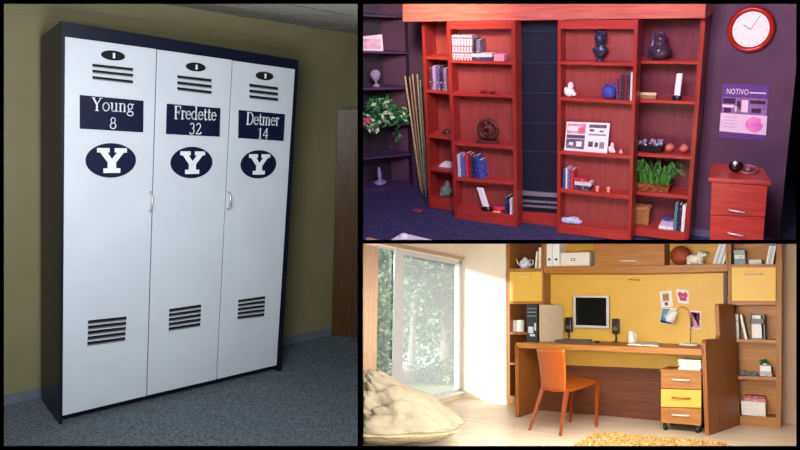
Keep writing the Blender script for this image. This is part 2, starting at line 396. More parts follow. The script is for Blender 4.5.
YEMB = [(-.68, .80), (-.10, .80), (-.10, .52), (-.20, .52), (.02, .10), (.26, .52), (.14, .52), (.14, .80), (.72, .80), (.72, .52), (.58, .52), (.22, -.12), (.22, -.50), (.42, -.50), (.42, -.80), (-.38, -.80), (-.38, -.50), (-.18, -.50), (-.18, -.12), (-.54, .52), (-.68, .52)]
M_DNAVY = mat('deep_navy_plastic', '0d1230', .35, c2='0f1536', scale=4)
FD = 0.0                                            # front face of the doors
doors = [
 dict(q=[(64.8, 36.6), (156.5, 49.0), (146.3, 396), (62.2, 416)], lock=(113, 55.5, 11.8, 4.9), v=[(93, 64.3, 133, 68.6), (93, 70.2, 133, 74.4), (93, 76.5, 133, 81)],
      plate=[(80, 95), (143.6, 100.8), (143.2, 132.4), (80, 128.6)], em=(86, 136.3, 143.2, 177.6), nm=('Young', 113.5, 111.3, 42.5, 12.4), no=('8', 113, 128.6, 11.2, 7.5),
      low=[(88.3, 320.6), (126.5, 316.6), (125, 342.3), (87.6, 347.5)], lb='white locker door with navy plate numbered 8'),
 dict(q=[(157.5, 49.5), (232.2, 60.0), (216.3, 379.5), (147.3, 395.6)], lock=(195.5, 67, 9.6, 4.4), v=[(178, 75.8, 211.5, 79.6), (178, 81.8, 211.5, 85.7), (178, 87.6, 211.5, 91.5)],
      plate=[(167, 103.7), (220.4, 108.3), (219.7, 136.7), (166.3, 134)], em=(170.8, 212.6, 146.9, 178.2), nm=('Fredette', 195.5, 119.6, 42.5, 12.4), no=('32', 195.3, 134.2, 11.2, 12.5),
      low=[(169.3, 309.2), (201.2, 304.6), (200.2, 327.5), (168.8, 332.3)], lb='white locker door with navy plate numbered 32'),
 dict(q=[(233.1, 60.6), (295.0, 69.3), (276.6, 365.2), (217.2, 379.2)], lock=(264.3, 76, 8.5, 4.2), v=[(250, 84.2, 278, 87.7), (250, 90, 278, 93.2), (250, 95.6, 278, 98.7)],
      plate=[(239, 110), (285, 114.3), (283.6, 141), (238.5, 138)], em=(240.8, 276.2, 150.2, 178.4), nm=('Detmer', 262.8, 125.0, 33, 12), no=('14', 262.8, 138.4, 10.2, 11),
      low=[(238.6, 300), (265.2, 296.2), (264.1, 317.6), (237.6, 320.6)], lb='white locker door with navy plate numbered 14'),
]
M_VENTSH = mat('vent_edge_metal', '9c9aa2', .4, .6)
for D in doors:
    m = MB(r); m.slab(FD, .012, *D['q']); do = m.build('door', M_LWHITE, lk, bevel=.002); do['label'] = D['lb']
    LOC[do.name] = LOC[lk.name]
    cx, cy, rx, ry = D['lock']
    c = r.on(cx, cy, 1, FD); ex = r.on(cx + rx, cy + rx * .14, 1, FD); ez = r.on(cx, cy - ry, 1, FD)
    sx, sz = ex.x - c.x, ez.z - c.z
    m = MB(r); m.lathe(c, [(1, 0), (1, -.006), (.8, -.012)], 24, 'y', sx, sz)
    m.mi = 1; m.box(c.x - .006, c.x + .006, -.016, -.01, c.z - sz * .55, c.z + sz * .55)
    m.build('lock_plate', [M_DARKSLOT, M_WHITE], do)
    m = MB(r)
    for (x0, y0, x1, y1) in D['v']:
        m.mi = 1; m.slab(FD - .006, .0065, (x0, y0 + 1.0), (x1, y1 + 1.0), (x1, y1 + 2.9), (x0, y0 + 2.9))
        m.mi = 0; m.slab(FD - .010, .0105, (x0, y0 - .4), (x1, y1 - .4), (x1, y1 + 1.9), (x0, y0 + 1.9))
    m.build('upper_vent', [M_DARKSLOT, M_VENTSH], do)
    m = MB(r); L_ = D['low']
    for k in range(5):
        f0, f1 = k / 5, (k + .50) / 5
        a = lambda i, j, f: (L_[i][0] + (L_[j][0] - L_[i][0]) * f, L_[i][1] + (L_[j][1] - L_[i][1]) * f)
        m.mi = 0; m.slab(FD - .003, .0035, a(0, 3, f0), a(1, 2, f0), a(1, 2, f1), a(0, 3, f1))
        m.mi = 1; m.slab(FD - .005, .0055, a(0, 3, f1), a(1, 2, f1), a(1, 2, f1 + .04), a(0, 3, f1 + .04))
    m.build('lower_vent', [M_DARKSLOT, M_VENTSH], do)
    m = MB(r); m.slab(FD - .006, .0065, *D['plate']); m.build('name_plate', M_DNAVY, do)
    x0, x1, y0, y1 = D['em']; cxe, cye = (x0 + x1) / 2, (y0 + y1) / 2
    c = r.on(cxe, cye, 1, FD); wx = (r.on(x1, cye, 1, FD).x - r.on(x0, cye, 1, FD).x) / 2; wz = (r.on(cxe, y0, 1, FD).z - r.on(cxe, y1, 1, FD).z) / 2
    m = MB(r); m.lathe(c, [(1, 0), (1, -.004)], 40, 'y', wx, wz)
    m.mi = 1; m.poly([(c.x + u * wx * .84, -.0075, c.z + v * wz * .90) for u, v in YEMB], (0, .003, 0))
    m.build('emblem', [M_DNAVY, M_WHITE], do)
    m = MB(r)
    s_, tx, ty, wpx, hpx = D['nm']; c = r.on(tx, ty, 1, -.007)
    wl = r.on(tx + wpx / 2, ty, 1, 0).x - r.on(tx - wpx / 2, ty, 1, 0).x; em_ = (r.on(tx, ty - hpx, 1, 0).z - r.on(tx, ty, 1, 0).z) / .66
    strokes(m, s_, lambda x, z, y: (c.x + x, -.0065 - y, c.z + z), em_, wl)
    m.build('lettering', M_WHITE, do)
    s2, tx, ty, hpx, wpx = D['no']; c2 = r.on(tx, ty, 1, -.007); em2 = (r.on(tx, ty - hpx, 1, 0).z - c2.z) / .66
    w2 = r.on(tx + wpx / 2, ty, 1, 0).x - r.on(tx - wpx / 2, ty, 1, 0).x
    m = MB(r); strokes(m, s2, lambda x, z, y: (c2.x + x, -.0065 - y, c2.z + z), em2, w2)
    m.build('number', M_WHITE, do)
    hx = {'8': 150.2, '14': 228.3}.get(D['no'][0])
    if hx:
        t_ = r.on(hx, 192, 1, FD); b_ = r.on(hx - .5, 211 if hx < 200 else 209, 1, FD)
        m = MB(r); m.tube([t_, t_ + Vector((0, -.025, -.012)), (t_ + b_) / 2 + Vector((0, -.034, 0)), b_ + Vector((0, -.025, .012)), b_], .007, 8)
        m.build('handle', M_SILVER, do, smooth=True)

# ================================================================== SHOWROOM WITH RED SHELVES
r = RB
YB = .17                                             # front plane of the fixed units
WB = .45                                             # back wall plane
def L2(p, q, y): return p[0] + (q[0] - p[0]) * (y - p[1]) / (q[1] - p[1])
class Unit:
    def __init__(s, room, obj, yf, depth, outL, outR, inL, inR, mats):
        s.r, s.obj, s.y, s.d, s.oL, s.oR, s.iL, s.iR, s.m = room, obj, yf, depth, outL, outR, inL, inR, mats; s.sh = []
    def il(s, y): return L2(s.iL[0], s.iL[1], y)
    def ir(s, y): return L2(s.iR[0], s.iR[1], y)
    def sides(s, parts='LR'):
        for k, (o, i) in (('L', (s.oL, s.iL)), ('R', (s.oR, s.iR))):
            if k in parts:
                m = MB(s.r); a = [o[0], i[0], i[1], o[1]]
                m.slab(s.y, s.d, *a); m.build('side_panel', s.m[0], s.obj)
    def back(s, yt, yb, mt=None):
        m = MB(s.r); m.slab(s.y + s.d - .012, .012, (s.il(yt) - 2, yt), (s.ir(yt) + 2, yt), (s.ir(yb) + 1, yb), (s.il(yb) - 1, yb)); m.build('back_panel', mt or s.m[2], s.obj)
    def shelf(s, yl, yr, th=3, name='shelf', inset=.004, mt=None):
        a = [(s.il(yl), yl), (s.ir(yr), yr), (s.ir(yr + th), yr + th), (s.il(yl + th), yl + th)]
        p, q = s.r.on(*a[0], 1, s.y + inset), s.r.on(*a[1], 1, s.y + inset)
        m = MB(s.r); m.slab(s.y + inset, s.d - inset, *a); m.build(name, mt or s.m[1], s.obj); s.sh.append((p, q, yl, yr))
    def board(s, name, quad_, inset=0, dep=.02, mt=None):
        m = MB(s.r); m.slab(s.y + inset, dep, *quad_); return m.build(name, mt or s.m[1], s.obj)
    def z(s, k, x):
        p, q = s.sh[k][:2]; return p.z + (q.z - p.z) * (x - p.x) / (q.x - p.x)
    def at(s, k, px, dy):                            # point on shelf k seen at column px, dy behind the front
        yy = s.sh[k][2] + (s.sh[k][3] - s.sh[k][2]) * .5
        p = s.r.on(px, yy, 1, s.y + dy)
        return Vector((p.x, s.y + dy, s.z(k, p.x)))
    def top(s, px, py, dy): return s.r.on(px, py, 1, s.y + dy).z
def unit_thing(room, name, label, cat, outL, outR, yf, depth, inL, inR, mats, group=None, z0=None):
    a = room.on(*outL[1], 1, yf); b = room.on(*outR[1], 1, yf)
    t = thing(room, name, label, cat, ((a.x + b.x) / 2, yf + depth / 2, min(a.z, b.z) if z0 is None else z0), group)
    return Unit(room, t, yf, depth, outL, outR, inL, inR, mats)

# shell
m = MB(r); m.poly([tuple(r.on(360.4, 241.2, 2, 0)), tuple(r.on(850, 241.2, 2, 0)), (5.2, 2.6, 0), (-1.9, 2.6, 0), tuple(r.on(360.4, 196, 2, 0))], (0, 0, -.03))
struct(m.build('floor_showroom', M_INDIGO), 'dark indigo flecked carpet floor of the showroom', 'floor')
m = MB(r); xe = r.on(787, 140, 1, WB)
m.poly([(.2, WB, -.02), tuple(r.on(778.5, 241, 1, WB)), tuple(r.on(797, 60, 1, WB)), tuple(r.on(800, 2, 1, WB)) , (4.2, WB, 3.6), (.2, WB, 3.6)], (0, .06, 0))
struct(m.build('wall_showroom_back', M_PURPLE), 'dark purple wall behind the clock and poster', 'wall')
m = MB(r); m.box(-2.2, .2, .86, .92, -.02, 3.6); struct(m.build('wall_showroom_corner', M_PURPLE), 'dark purple wall behind the bamboo poles', 'wall')
m = MB(r); m.box(2.6, 7.5, 2.5, 2.6, -.02, 3.6); struct(m.build('wall_showroom_far', M_DARKROOM), 'near-black wall of the room past the right corner', 'wall')
m = MB(r); x0 = r.on(700, 236, 1, WB).x
m.box(2.98, 3.72, WB - .012, WB, 0, .07); struct(m.build('baseboard_showroom', mat('violet_grey_baseboard', '6a6484', .5)), 'violet grey baseboard right of the red shelves', 'baseboard')

RM = (M_RED, M_REDX, M_REDBACK)
# cornice
cl = r.on(402.7, 21.8, 1, .06); cr_ = r.on(705.2, 18.2, 1, .06)
ct = thing(r, 'red_cornice', 'long glossy red wood cornice spanning above all the red shelves', 'cornice', (1.5, .2, cl.z))
m = MB(r); m.slab(.06, .40, (402.3, -14), (706.5, -14), (705.2, 18.2), (402.7, 21.8)); m.build('fascia', wood('glare_cherry_fascia', 'b4584c', 'cc7264', 'x', .3), ct, bevel=.004)  # lighter than the shelves: the glare is painted into the wood colour
# left fixed unit
U1 = unit_thing(r, 'bookcase', 'narrow red wood bookcase at the left end, beside the bamboo poles', 'bookcase', [(421.5, 21.5), (428.8, 208)], [(449, 21.2), (456.5, 213)], YB, .25, [(424.5, 21.4), (431.3, 208)], [(446, 21.3), (454, 212)], RM, 'fixed red bookcases')
U1.sides(); U1.back(22, 206)
for yl, yr, th in ((56.5, 57.2, 2.6), (89.5, 91.5, 2.8), (134.5, 137, 3), (167.5, 170.5, 3)): U1.shelf(yl, yr, th)
U1.shelf(197, 200.5, 10.8, 'plinth')
# left sliding unit
U2 = unit_thing(r, 'bookcase', 'wide red sliding bookcase left of the navy panel, spiral carving inside', 'bookcase', [(446.6, 21.5), (454.6, 219)], [(515, 20.8), (517.3, 227)], 0, .155, [(450, 21.5), (457.4, 219)], [(511.5, 20.8), (513.8, 226.6)], RM, 'sliding red bookcases')
U2.sides(); U2.back(22, 214)
U2.board('top_rail', [(450, 21.6), (511.5, 21), (511.6, 28.6), (450.3, 29.3)])
for yl, yr, th in ((60, 62, 2.7), (92.6, 95.2, 2.8), (141.8, 146, 3.4), (177, 181.6, 3.6)): U2.shelf(yl, yr, th)
U2.shelf(208, 215.2, 11.2, 'plinth')
# right sliding unit
U3 = unit_thing(r, 'bookcase', 'wide red sliding bookcase right of the navy panel, bust on top shelf', 'bookcase', [(557.7, 20.5), (557.0, 233)], [(638, 19.8), (630.5, 240.8)], 0, .155, [(560.8, 20.5), (560.2, 233.2)], [(634.5, 19.8), (627.3, 240.6)], RM, 'sliding red bookcases')
U3.sides(); U3.back(22, 232)
U3.board('top_rail', [(560.8, 20.6), (634.5, 20), (634.2, 28.8), (560.8, 28.8)])
for yl, yr, th in ((61.6, 63, 2.8), (97.2, 101, 2.9), (150.6, 155.6, 3.4), (188.6, 195.6, 3.6)): U3.shelf(yl, yr, th)
U3.shelf(223.6, 231.6, 9.4, 'plinth')
# right fixed unit
U4 = unit_thing(r, 'bookcase', 'red wood bookcase at the right end with fern basket, near the clock wall', 'bookcase', [(632, 19.8), (622, 240)], [(705.5, 18.4), (688.2, 240.9)], YB, .25, [(635, 19.8), (625, 240)], [(700.6, 18.4), (684.4, 240.9)], RM, 'fixed red bookcases')
U4.sides(); U4.back(20, 238, wood('plum_red_back', '6c2c3c', '783444'))
for yl, yr, th in ((60.8, 61.6, 2.6), (99.2, 101.6, 2.9), (152.2, 156, 3.4), (190.4, 195.6, 3.6)): U4.shelf(yl, yr, th)
U4.shelf(226, 232.6, 8.4, 'plinth')

# folded bed panel between the sliding units
bp_ = thing(r, 'bed_panel', 'tall midnight navy panelled bed front between the two sliding bookcases', 'wall bed', tuple(r.on(541, 222, 1, .2)))
m = MB(r); m.slab(.24, .04, (512, 20), (566, 20), (566, 215), (512, 213)); m.build('panel', M_BLUEBLK, bp_)
for i, (a, b) in enumerate(((30.5, 31.0), (62, 62.5), (92, 92.8), (122, 123.5), (150, 152))):
    m = MB(r); m.slab(.225, .016, (514, a), (566, b), (566, b + 1.6), (514, a + 1.6)); m.build('seam_rail', mat('navy_rail', '27314a', .4), bp_)
for i, (a, b) in enumerate(((190.5, 194, ), (199.3, 202.8), (204.2, 207.6))):
    m = MB(r); h = 4.2 if i == 0 else 1.8; m.slab(.215, .02, (514, a), (566, b), (566, b + h), (514, a + h)); m.build('silver_bar', mat('silver_bar', 'b9bccb', .35, .7), bp_)
m = MB(r); m.slab(.16, .04, (510, 211.3), (566, 215.2), (566, 228), (510, 224)); m.build('kick_board', M_REDX, bp_)

# night stand
nf = r.on(739, 179, 1, -.32)
nY = r.on(739, 240, 2, 0.0)
nt_y = -.30
q = [(710.3, 177.4), (770, 181.3), (764.8, 241.0), (708.3, 241.0)]
nc = r.on(737, 241, 1, nt_y)
ns = thing(r, 'night_stand', 'red wood chest of drawers below the poster, dark ornaments on top', 'nightstand', (nc.x, nt_y + .2, nc.z))
P4 = [r.on(a, b, 1, nt_y) for a, b in q]
dpn = .46
m = MB(r); tl, tr = P4[0], P4[1]; nbl = r.on(712.2, 161.8, 2, tl.z); nbr = r.on(762.7, 167.2, 2, tr.z); nbd = min(nbl.y, nbr.y) - nt_y
m.hexa([tl + Vector((-.01, -.012, 0)), tr + Vector((.012, -.012, 0)), tr + Vector((.012, -.012, -.032)), tl + Vector((-.01, -.012, -.032))],
       [nbl, nbr, nbr - Vector((0, 0, .032)), nbl - Vector((0, 0, .032))])
m.build('top', M_REDX, ns, bevel=.004)
def lerpq(u, v): return (P4[0] * (1 - u) + P4[1] * u) * (1 - v) + (P4[3] * (1 - u) + P4[2] * u) * v
m = MB(r); A = [lerpq(0.03, .05), lerpq(.97, .05), lerpq(.97, 1), lerpq(.03, 1)]
sl_ = (nbl - tl) * .94; sr_ = (nbr - tr) * .94; sl_.z = sr_.z = 0
m.hexa(A, [A[0] + sl_, A[1] + sr_, A[2] + sr_, A[3] + sl_]); m.build('body', M_RED, ns)
for k, (v0, v1, hy) in enumerate(((.08, .575, None), (.59, .985, None))):
    m = MB(r); A = [lerpq(.03, v0), lerpq(.97, v0), lerpq(.97, v1), lerpq(.03, v1)]
    m.hexa([p + Vector((0, -.014, 0)) for p in A], [p + Vector((0, .002, 0)) for p in A]); dr = m.build('drawer', M_REDX, ns, bevel=.003)
    hc = lerpq(.5, (.49, .87)[k]) + Vector((0, -.014, 0)); LOC[dr.name] = LOC[ns.name]
    m = MB(r); m.tube([hc + Vector((-.065, 0, .004)), hc + Vector((-.055, -.022, .004)), hc + Vector((.055, -.022, -.004)), hc + Vector((.065, 0, -.004))], .008); m.build('handle', M_SILVER, dr, smooth=True)
def on_stand(px, py):
    z = (tl.z + tr.z) / 2; return r.on(px, py, 2, z)
m = MB(r); c = on_stand(735.5, 172); m.ball(c + Vector((0, 0, .05)), .06, .06, .05); m.mi = 1; m.ball(c + Vector((-.005, -.03, .085)), .022)
tag(m.build('paperweight', [mat('dark_glass', '2a1018', .1), M_CHROME], smooth=True), 'dark glossy round ornament on the red nightstand', 'ornament')
c = on_stand(748, 173); m = MB(r)
m.tube([c + Vector((.07 * math.cos(a * .5), .04 * math.sin(a * .5), .03 + .022 * math.sin(a * .5))) for a in range(13)], .012)
m.ball(c + Vector((.0, 0, .03)), .03)
tag(m.build('figurine', mat('mauve_ceramic', '8c5060', .3), smooth=True), 'small curled mauve figurine on the red nightstand', 'figurine')

# wall clock
cc = r.on(751.3, 29, 1, WB)
wx = (r.on(775.6, 29, 1, WB).x - r.on(726.7, 29, 1, WB).x) / 2; wz = (r.on(751, 5.5, 1, WB).z - r.on(751, 52.8, 1, WB).z) / 2
ck = thing(r, 'wall_clock', 'round white clock with a glossy red rim on the purple wall', 'clock', (cc.x, WB, cc.z))
m = MB(r); m.lathe(cc, [(.745, -.03), (.77, -.05), (.88, -.06), (.95, -.05), (1, -.02), (1, 0)], 48, 'y', wx, wz); m.build('rim', mat('glossy_red_rim', 'a82420', .2, c2='9c201c'), ck, smooth=True)
m = MB(r); m.lathe(cc, [(.755, -.026), (.755, -.036)], 48, 'y', wx, wz); fc = m.build('face', M_PAPER, ck); LOC[fc.name] = LOC[ck.name]
m = MB(r)
for k in range(12):
    a = math.radians(30 * k); u, v = math.sin(a), math.cos(a)
    m.tube([cc + Vector((u * wx * .62, -.037, v * wz * .62)), cc + Vector((u * wx * .69, -.037, v * wz * .69))], .0035, 4)
m.build('hour_marks', mat('pale_grey_ink', 'a8a2b0', .6), fc)
m = MB(r); m.tube([cc + Vector((0, -.039, 0)), cc + Vector((.06, -.039, .11))], .003, 5); m.build('minute_hand', mat('pale_grey_ink', 'a8a2b0', .6), ck)
m = MB(r); m.tube([cc + Vector((0, -.041, 0)), cc + Vector((-.06, -.041, .04))], .004, 5); m.build('hour_hand', mat('pale_grey_ink', 'a8a2b0', .6), ck)

# poster
q = [(723, 83.5), (769.5, 85), (765.5, 141.5), (719, 137)]
PP = [r.on(a, b, 1, WB - .004) for a, b in q]
def PQ(u, v, y=0): 
    p = (PP[0] * (1 - u) + PP[1] * u) * (1 - v) + (PP[3] * (1 - u) + PP[2] * u) * v
    return p + Vector((0, -y, 0))
ps = thing(r, 'poster', 'purple product poster headed NOTIVO on the wall under the clock', 'poster', (PP[3] + PP[2]) / 2)
m = MB(r)
def pq(m, mi, u0, u1, v0, v1, y, th=.0012):
    m.mi = mi; A = [PQ(u0, v0, y), PQ(u1, v0, y), PQ(u1, v1, y), PQ(u0, v1, y)]; m.hexa(A, [p + Vector((0, th, 0)) for p in A])
pq(m, 0, 0, 1, 0, 1, .002, .006); pq(m, 0, 0, 1, 0, .24, .003)
pq(m, 2, .02, .98, .24, .54, .003); pq(m, 3, 0, 1, .54, .885, .003); pq(m, 0, 0, 1, .885, 1, .003)
for (a, b, c_, d_) in ((.03, .3, .26, .36), (.06, .22, .44, .52), (.62, .95, .28, .34), (.66, .86, .42, .5), (.34, .42, .3, .5)): pq(m, 4, a, b, c_, d_, .0045)
for (a, b, c_, d_) in ((.02, .28, .38, .43), (.44, .58, .28, .5), (.3, .42, .40, .5)): pq(m, 3, a, b, c_, d_, .0045)
m.mi = 5; E_ = [PQ(.74 + .19 * math.cos(6.2832 * k / 24), .71 + .14 * math.sin(6.2832 * k / 24), .0045) for k in range(24)]; m.hexa(E_, [p + Vector((0, .0012, 0)) for p in E_]); pq(m, 3, .88, .97, .57, .68, .006)
for k in range(4): pq(m, 6, .08, .36, .60 + .06 * k, .615 + .06 * k, .0045)
m.build('sheet', [mat('poster_violet', '5c3488', .5, c2='683f92'), M_WHITE, mat('poster_mauve', '9c78b8', .5, c2='7c5a9c', scale=25), mat('poster_pale_pink', 'f3d8f4', .5), mat('poster_ink_purple', '38184a', .5), mat('poster_magenta', 'e070c8', .5, c2='f0a0dc', scale=12), mat('poster_pale_lilac', 'd0b8e0', .5)], ps)
me = text_mesh('NOTIVO'); bm_ = bmesh.new(); bm_.from_mesh(me)
bmesh.ops.triangulate(bm_, faces=bm_.faces[:])
xs = [v.co.x for v in bm_.verts]; zs = [v.co.y for v in bm_.verts]
m = MB(r); vm = {}
for v in bm_.verts: vm[v.index] = m.bm.verts.new(PQ(.10 + .47 * (v.co.x - min(xs)) / (max(xs) - min(xs)), .185 - .10 * (v.co.y - min(zs)) / (max(zs) - min(zs)), .006))
for f in bm_.faces: m.face([vm[v.index] for v in f.verts])
pq(m, 0, .60, .94, .135, .155, .0055)
m.build('lettering', mat('poster_white_ink', 'f4eaff', .5), ps)

# dark angled bookcase on the left
e0 = Vector((-.93, .33, 0)); e1 = Vector((-.44, .80, 0)); ev = (e1 - e0).normalized(); en = Vector((-ev.y, ev.x, 0))
db = thing(r, 'bookcase', 'dark plum corner bookcase holding the trophy and trailing plant', 'bookcase', e0 + ev * .3)
def DP(px, py, off=0): return r.onp(px, py, e0 + en * off, en)
def dbq(m, pxs, dep, off=0): P_ = [DP(a, b, off) for a, b in pxs]; m.hexa(P_, [p + en * dep for p in P_])
m = MB(r); dbq(m, [(345, 0), (406, -14), (413.2, 187), (345, 197)], .02, .30); m.build('back_panel', mat('dark_plum_back', '1d1029', .5), db)
m = MB(r); dbq(m, [(404.3, -14), (406.3, -14), (413.4, 187), (411.4, 187.4)], .30); m.build('side_panel', M_DPURP, db)
DSH = [((345, 13.3), (404.8, 16.4), 1.8), ((345, 50.5), (406.6, 52.2), 1.8), ((345, 88.2), (408, 87.2), 2), ((345, 127), (409.3, 122.8), 2), ((345, 159.5), (410.6, 153.4), 2), ((345, 191), (412, 183.6), 6)]
M_PLEDGE = mat('plum_shelf', '463058', .35, c2='402a52')
for a, b, th in DSH:
    m = MB(r); dbq(m, [a, b, (b[0], b[1] + th), (a[0], a[1] + th)], .29, .002); m.build('shelf', M_PLEDGE, db)
def dsh(k, px, off=.1):                              # point on dark shelf k
    a, b, _ = DSH[k]; p, q_ = DP(*a), DP(*b); g = DP(px, a[1] + (b[1] - a[1]) * (px - a[0]) / (b[0] - a[0]), off)
    f = (Vector((g.x, g.y, 0)) - Vector((p.x, p.y, 0))).dot(ev) / (Vector((q_.x, q_.y, 0)) - Vector((p.x, p.y, 0))).dot(ev)
    g.z = p.z + (q_.z - p.z) * f; return g
def dtop(px, py, off=.1): return DP(px, py, off).z
# framed card
a = dsh(1, 361.5, .06); b = dsh(1, 383.5, .06); zt = dtop(372, 35.5, .06)
t = thing(r, 'picture_frame', 'white framed picture standing on the dark plum bookcase', 'picture', (a + b) / 2)
m = MB(r); P_ = [a, b, Vector((b.x, b.y, zt)), Vector((a.x, a.y, zt))]; m.hexa(P_, [p + en * .02 for p in P_]); m.build('frame', mat('white_frame', 'f0e0f4', .4), t)
m = MB(r); ee = (b - a).normalized(); zz = zt - a.z
P_ = [a + ee * .03 + Vector((0, 0, zz * .15)), b - ee * .03 + Vector((0, 0, zz * .15)), b - ee * .03 + Vector((0, 0, zz * .85)), a + ee * .03 + Vector((0, 0, zz * .85))]
m.hexa([p - en * .003 for p in P_], P_); m.build('photo', mat('pale_pink_photo', 'e8c8e0', .5, c2='c898b8', scale=14), t)
# glass trophy
c = dsh(2, 376.5, .10); h = dtop(376, 69.5, .1) - c.z; m = MB(r)
m.lathe(c, [(.05, 0), (.05, .015), (.014, .03), (.014, h * .3), (.045, h * .45), (.065, h * .7), (.05, h * .9), (.02, h)], 16)
tag(m.build('glass_trophy', mat('frosted_lilac_glass', 'd8c8ec', .1, trans=.5), smooth=True), 'small clear glass trophy on the dark bookcase above the trailing plant', 'trophy')
# glass ornament bottom
c = dsh(4, 380, .10); 
c = dsh(5, 380.5, .08); h = dtop(380, 167, .08) - c.z; m = MB(r)
m.lathe(c, [(.03, 0), (.07, .015), (.085, .05), (.06, .055), (.03, .03), (.022, .08), (.03, h * .6), (.012, h)], 16)
tag(m.build('glass_ornament', mat('lilac_glass', 'c4b4ea', .1, trans=.4), smooth=True), 'glass ornament with a pointed stem on the lowest dark shelf', 'ornament')
random.seed(4)
def leafy(mb, c, n, R_, size, mis, droop=.3):
    for _ in range(n):
        d_ = Vector((random.gauss(0, 1), random.gauss(0, 1), random.gauss(0, 1))).normalized() * random.random() ** .45
        p = Vector(c) + Vector((d_.x * R_[0], d_.y * R_[1], d_.z * R_[2]))
        u = Vector((random.gauss(0, 1), random.gauss(0, 1), random.gauss(0, 1) * .6 - droop)).normalized(); v = u.orthogonal().normalized()
        v = (Matrix.Rotation(random.random() * 6.28, 3, u) @ v); s_ = size * random.uniform(.6, 1.3)
        mb.mi = random.choice(mis); nn = u.cross(v) * .12 * s_
        mb.face([mb.bm.verts.new(q_) for q_ in (p, p + u * s_ * .5 + v * s_ * .32 + nn, p + u * s_, p + u * s_ * .5 - v * s_ * .32 + nn)])
# trailing plant
g = dsh(3, 380, .10)
t = thing(r, 'ivy_plant', 'trailing green and white leafy plant on the dark plum bookcase', 'plant', g)
m = MB(r); m.lathe(g, [(.07, 0), (.09, .1), (.1, .14), (.085, .14)], 14); m.build('pot', mat('rose_pot', 'b05a78', .4), t, smooth=True)
m = MB(r); c = DP(381, 111, .02)
leafy(m, c, 330, (.27, .12, .17), .085, (0, 0, 1, 2)); leafy(m, DP(401, 116, 0), 90, (.10, .08, .12), .07, (0, 1, 2)); leafy(m, DP(372, 124, -.03), 60, (.12, .06, .07), .08, (2, 1))
leafy(m, DP(398, 134, -.02), 22, (.05, .05, .12), .06, (0, 1))
m.build('foliage', [mat('deep_green_leaf', '1f6a3c', .4, c2='2b7c48'), mat('bright_green_leaf', '58a066', .4, c2='489058'), mat('variegated_pale_leaf', 'd8ecd0', .4, c2='b8dcb0')], t)
m = MB(r)
for k in range(7): leafy(m, DP(364 + random.random() * 5, 118 + random.random() * 4, -.06), 6, (.02, .02, .02), .05, (0,))
tag(m.build('pink_flower', mat('pink_petal', 'e8559a', .5, c2='f080b0')), 'small pink flower beside the trailing plant', 'flower')

# bamboo poles leaning in the corner
M_BAM = mat('pale_bamboo', 'b8a480', .5, c2='d0bc94', scale=30); M_BAMD = mat('dark_bamboo', '8c7468', .5, c2='a48c74', scale=30)
bam = [((405.0, 76), (421.5, 193), 'pale', M_BAM), ((409.5, 76.5), (423.0, 196), 'dark', M_BAMD), ((412.5, 74), (424.2, 190), 'slender pale', M_BAM), ((417.2, 74), (426.0, 197), 'grey-green', mat('grey_green_bamboo', '8c9880', .5, c2='a4b094')), ((420.0, 80), (427.5, 192), 'short dark', M_BAMD)]
for k, (a, b, w_, mm) in enumerate(bam):
    p1_ = r.on(b[0], b[1], 2, 0); p1_ = Vector((p1_.x, p1_.y, 0)); p0_ = r.on(a[0], a[1], 1, .78 - .02 * k)
    m = MB(r); n = 14; pts = [p1_ + (p0_ - p1_) * i / n for i in range(n + 1)]
    m.tube(pts, .011 if k != 2 else .008, 8)
    for i in range(2, n, 2): m.lathe(pts[i] - Vector((0, 0, .004)), [(.011, 0), (.015, .004), (.011, .009)], 8)
    tag(m.build('bamboo_pole', mm, smooth=True), ('leftmost pale bamboo pole leaning beside the red shelves', 'dark bamboo pole, second from the plum bookcase', 'slender pale bamboo pole in the middle of the bunch', 'grey-green bamboo pole, fourth from the plum bookcase', 'short dark bamboo pole nearest the red shelves')[k], 'pole', 'bamboo poles in the corner')
# things lying on the carpet
p = r.on(416, 211.5, 2, 0); m = MB(r); m.hexa([(p.x - .05, p.y, .0), (p.x + .05, p.y - .01, 0), (p.x + .06, p.y + .05, 0), (p.x - .03, p.y + .06, 0)], [(p.x - .05, p.y, .012), (p.x + .05, p.y - .01, .014), (p.x + .06, p.y + .05, .01), (p.x - .03, p.y + .06, .013)])
tag(m.build('paper_scrap', mat('red_scrap', 'a0405c', .7)), 'small reddish scrap lying on the indigo carpet', 'scrap')
p = [r.on(a, b, 2, 0) for a, b in ((391, 241.5), (402, 234.8), (411, 236.5), (432, 241.5))]
m = MB(r); m.poly(p, (0, 0, .02)); m.ball(r.on(404, 238.2, 2, 0) + Vector((0, 0, .02)), .05, .05, .035)
tag(m.build('crumpled_paper', M_WHITE, smooth=False), 'crumpled white paper on the indigo carpet', 'paper')

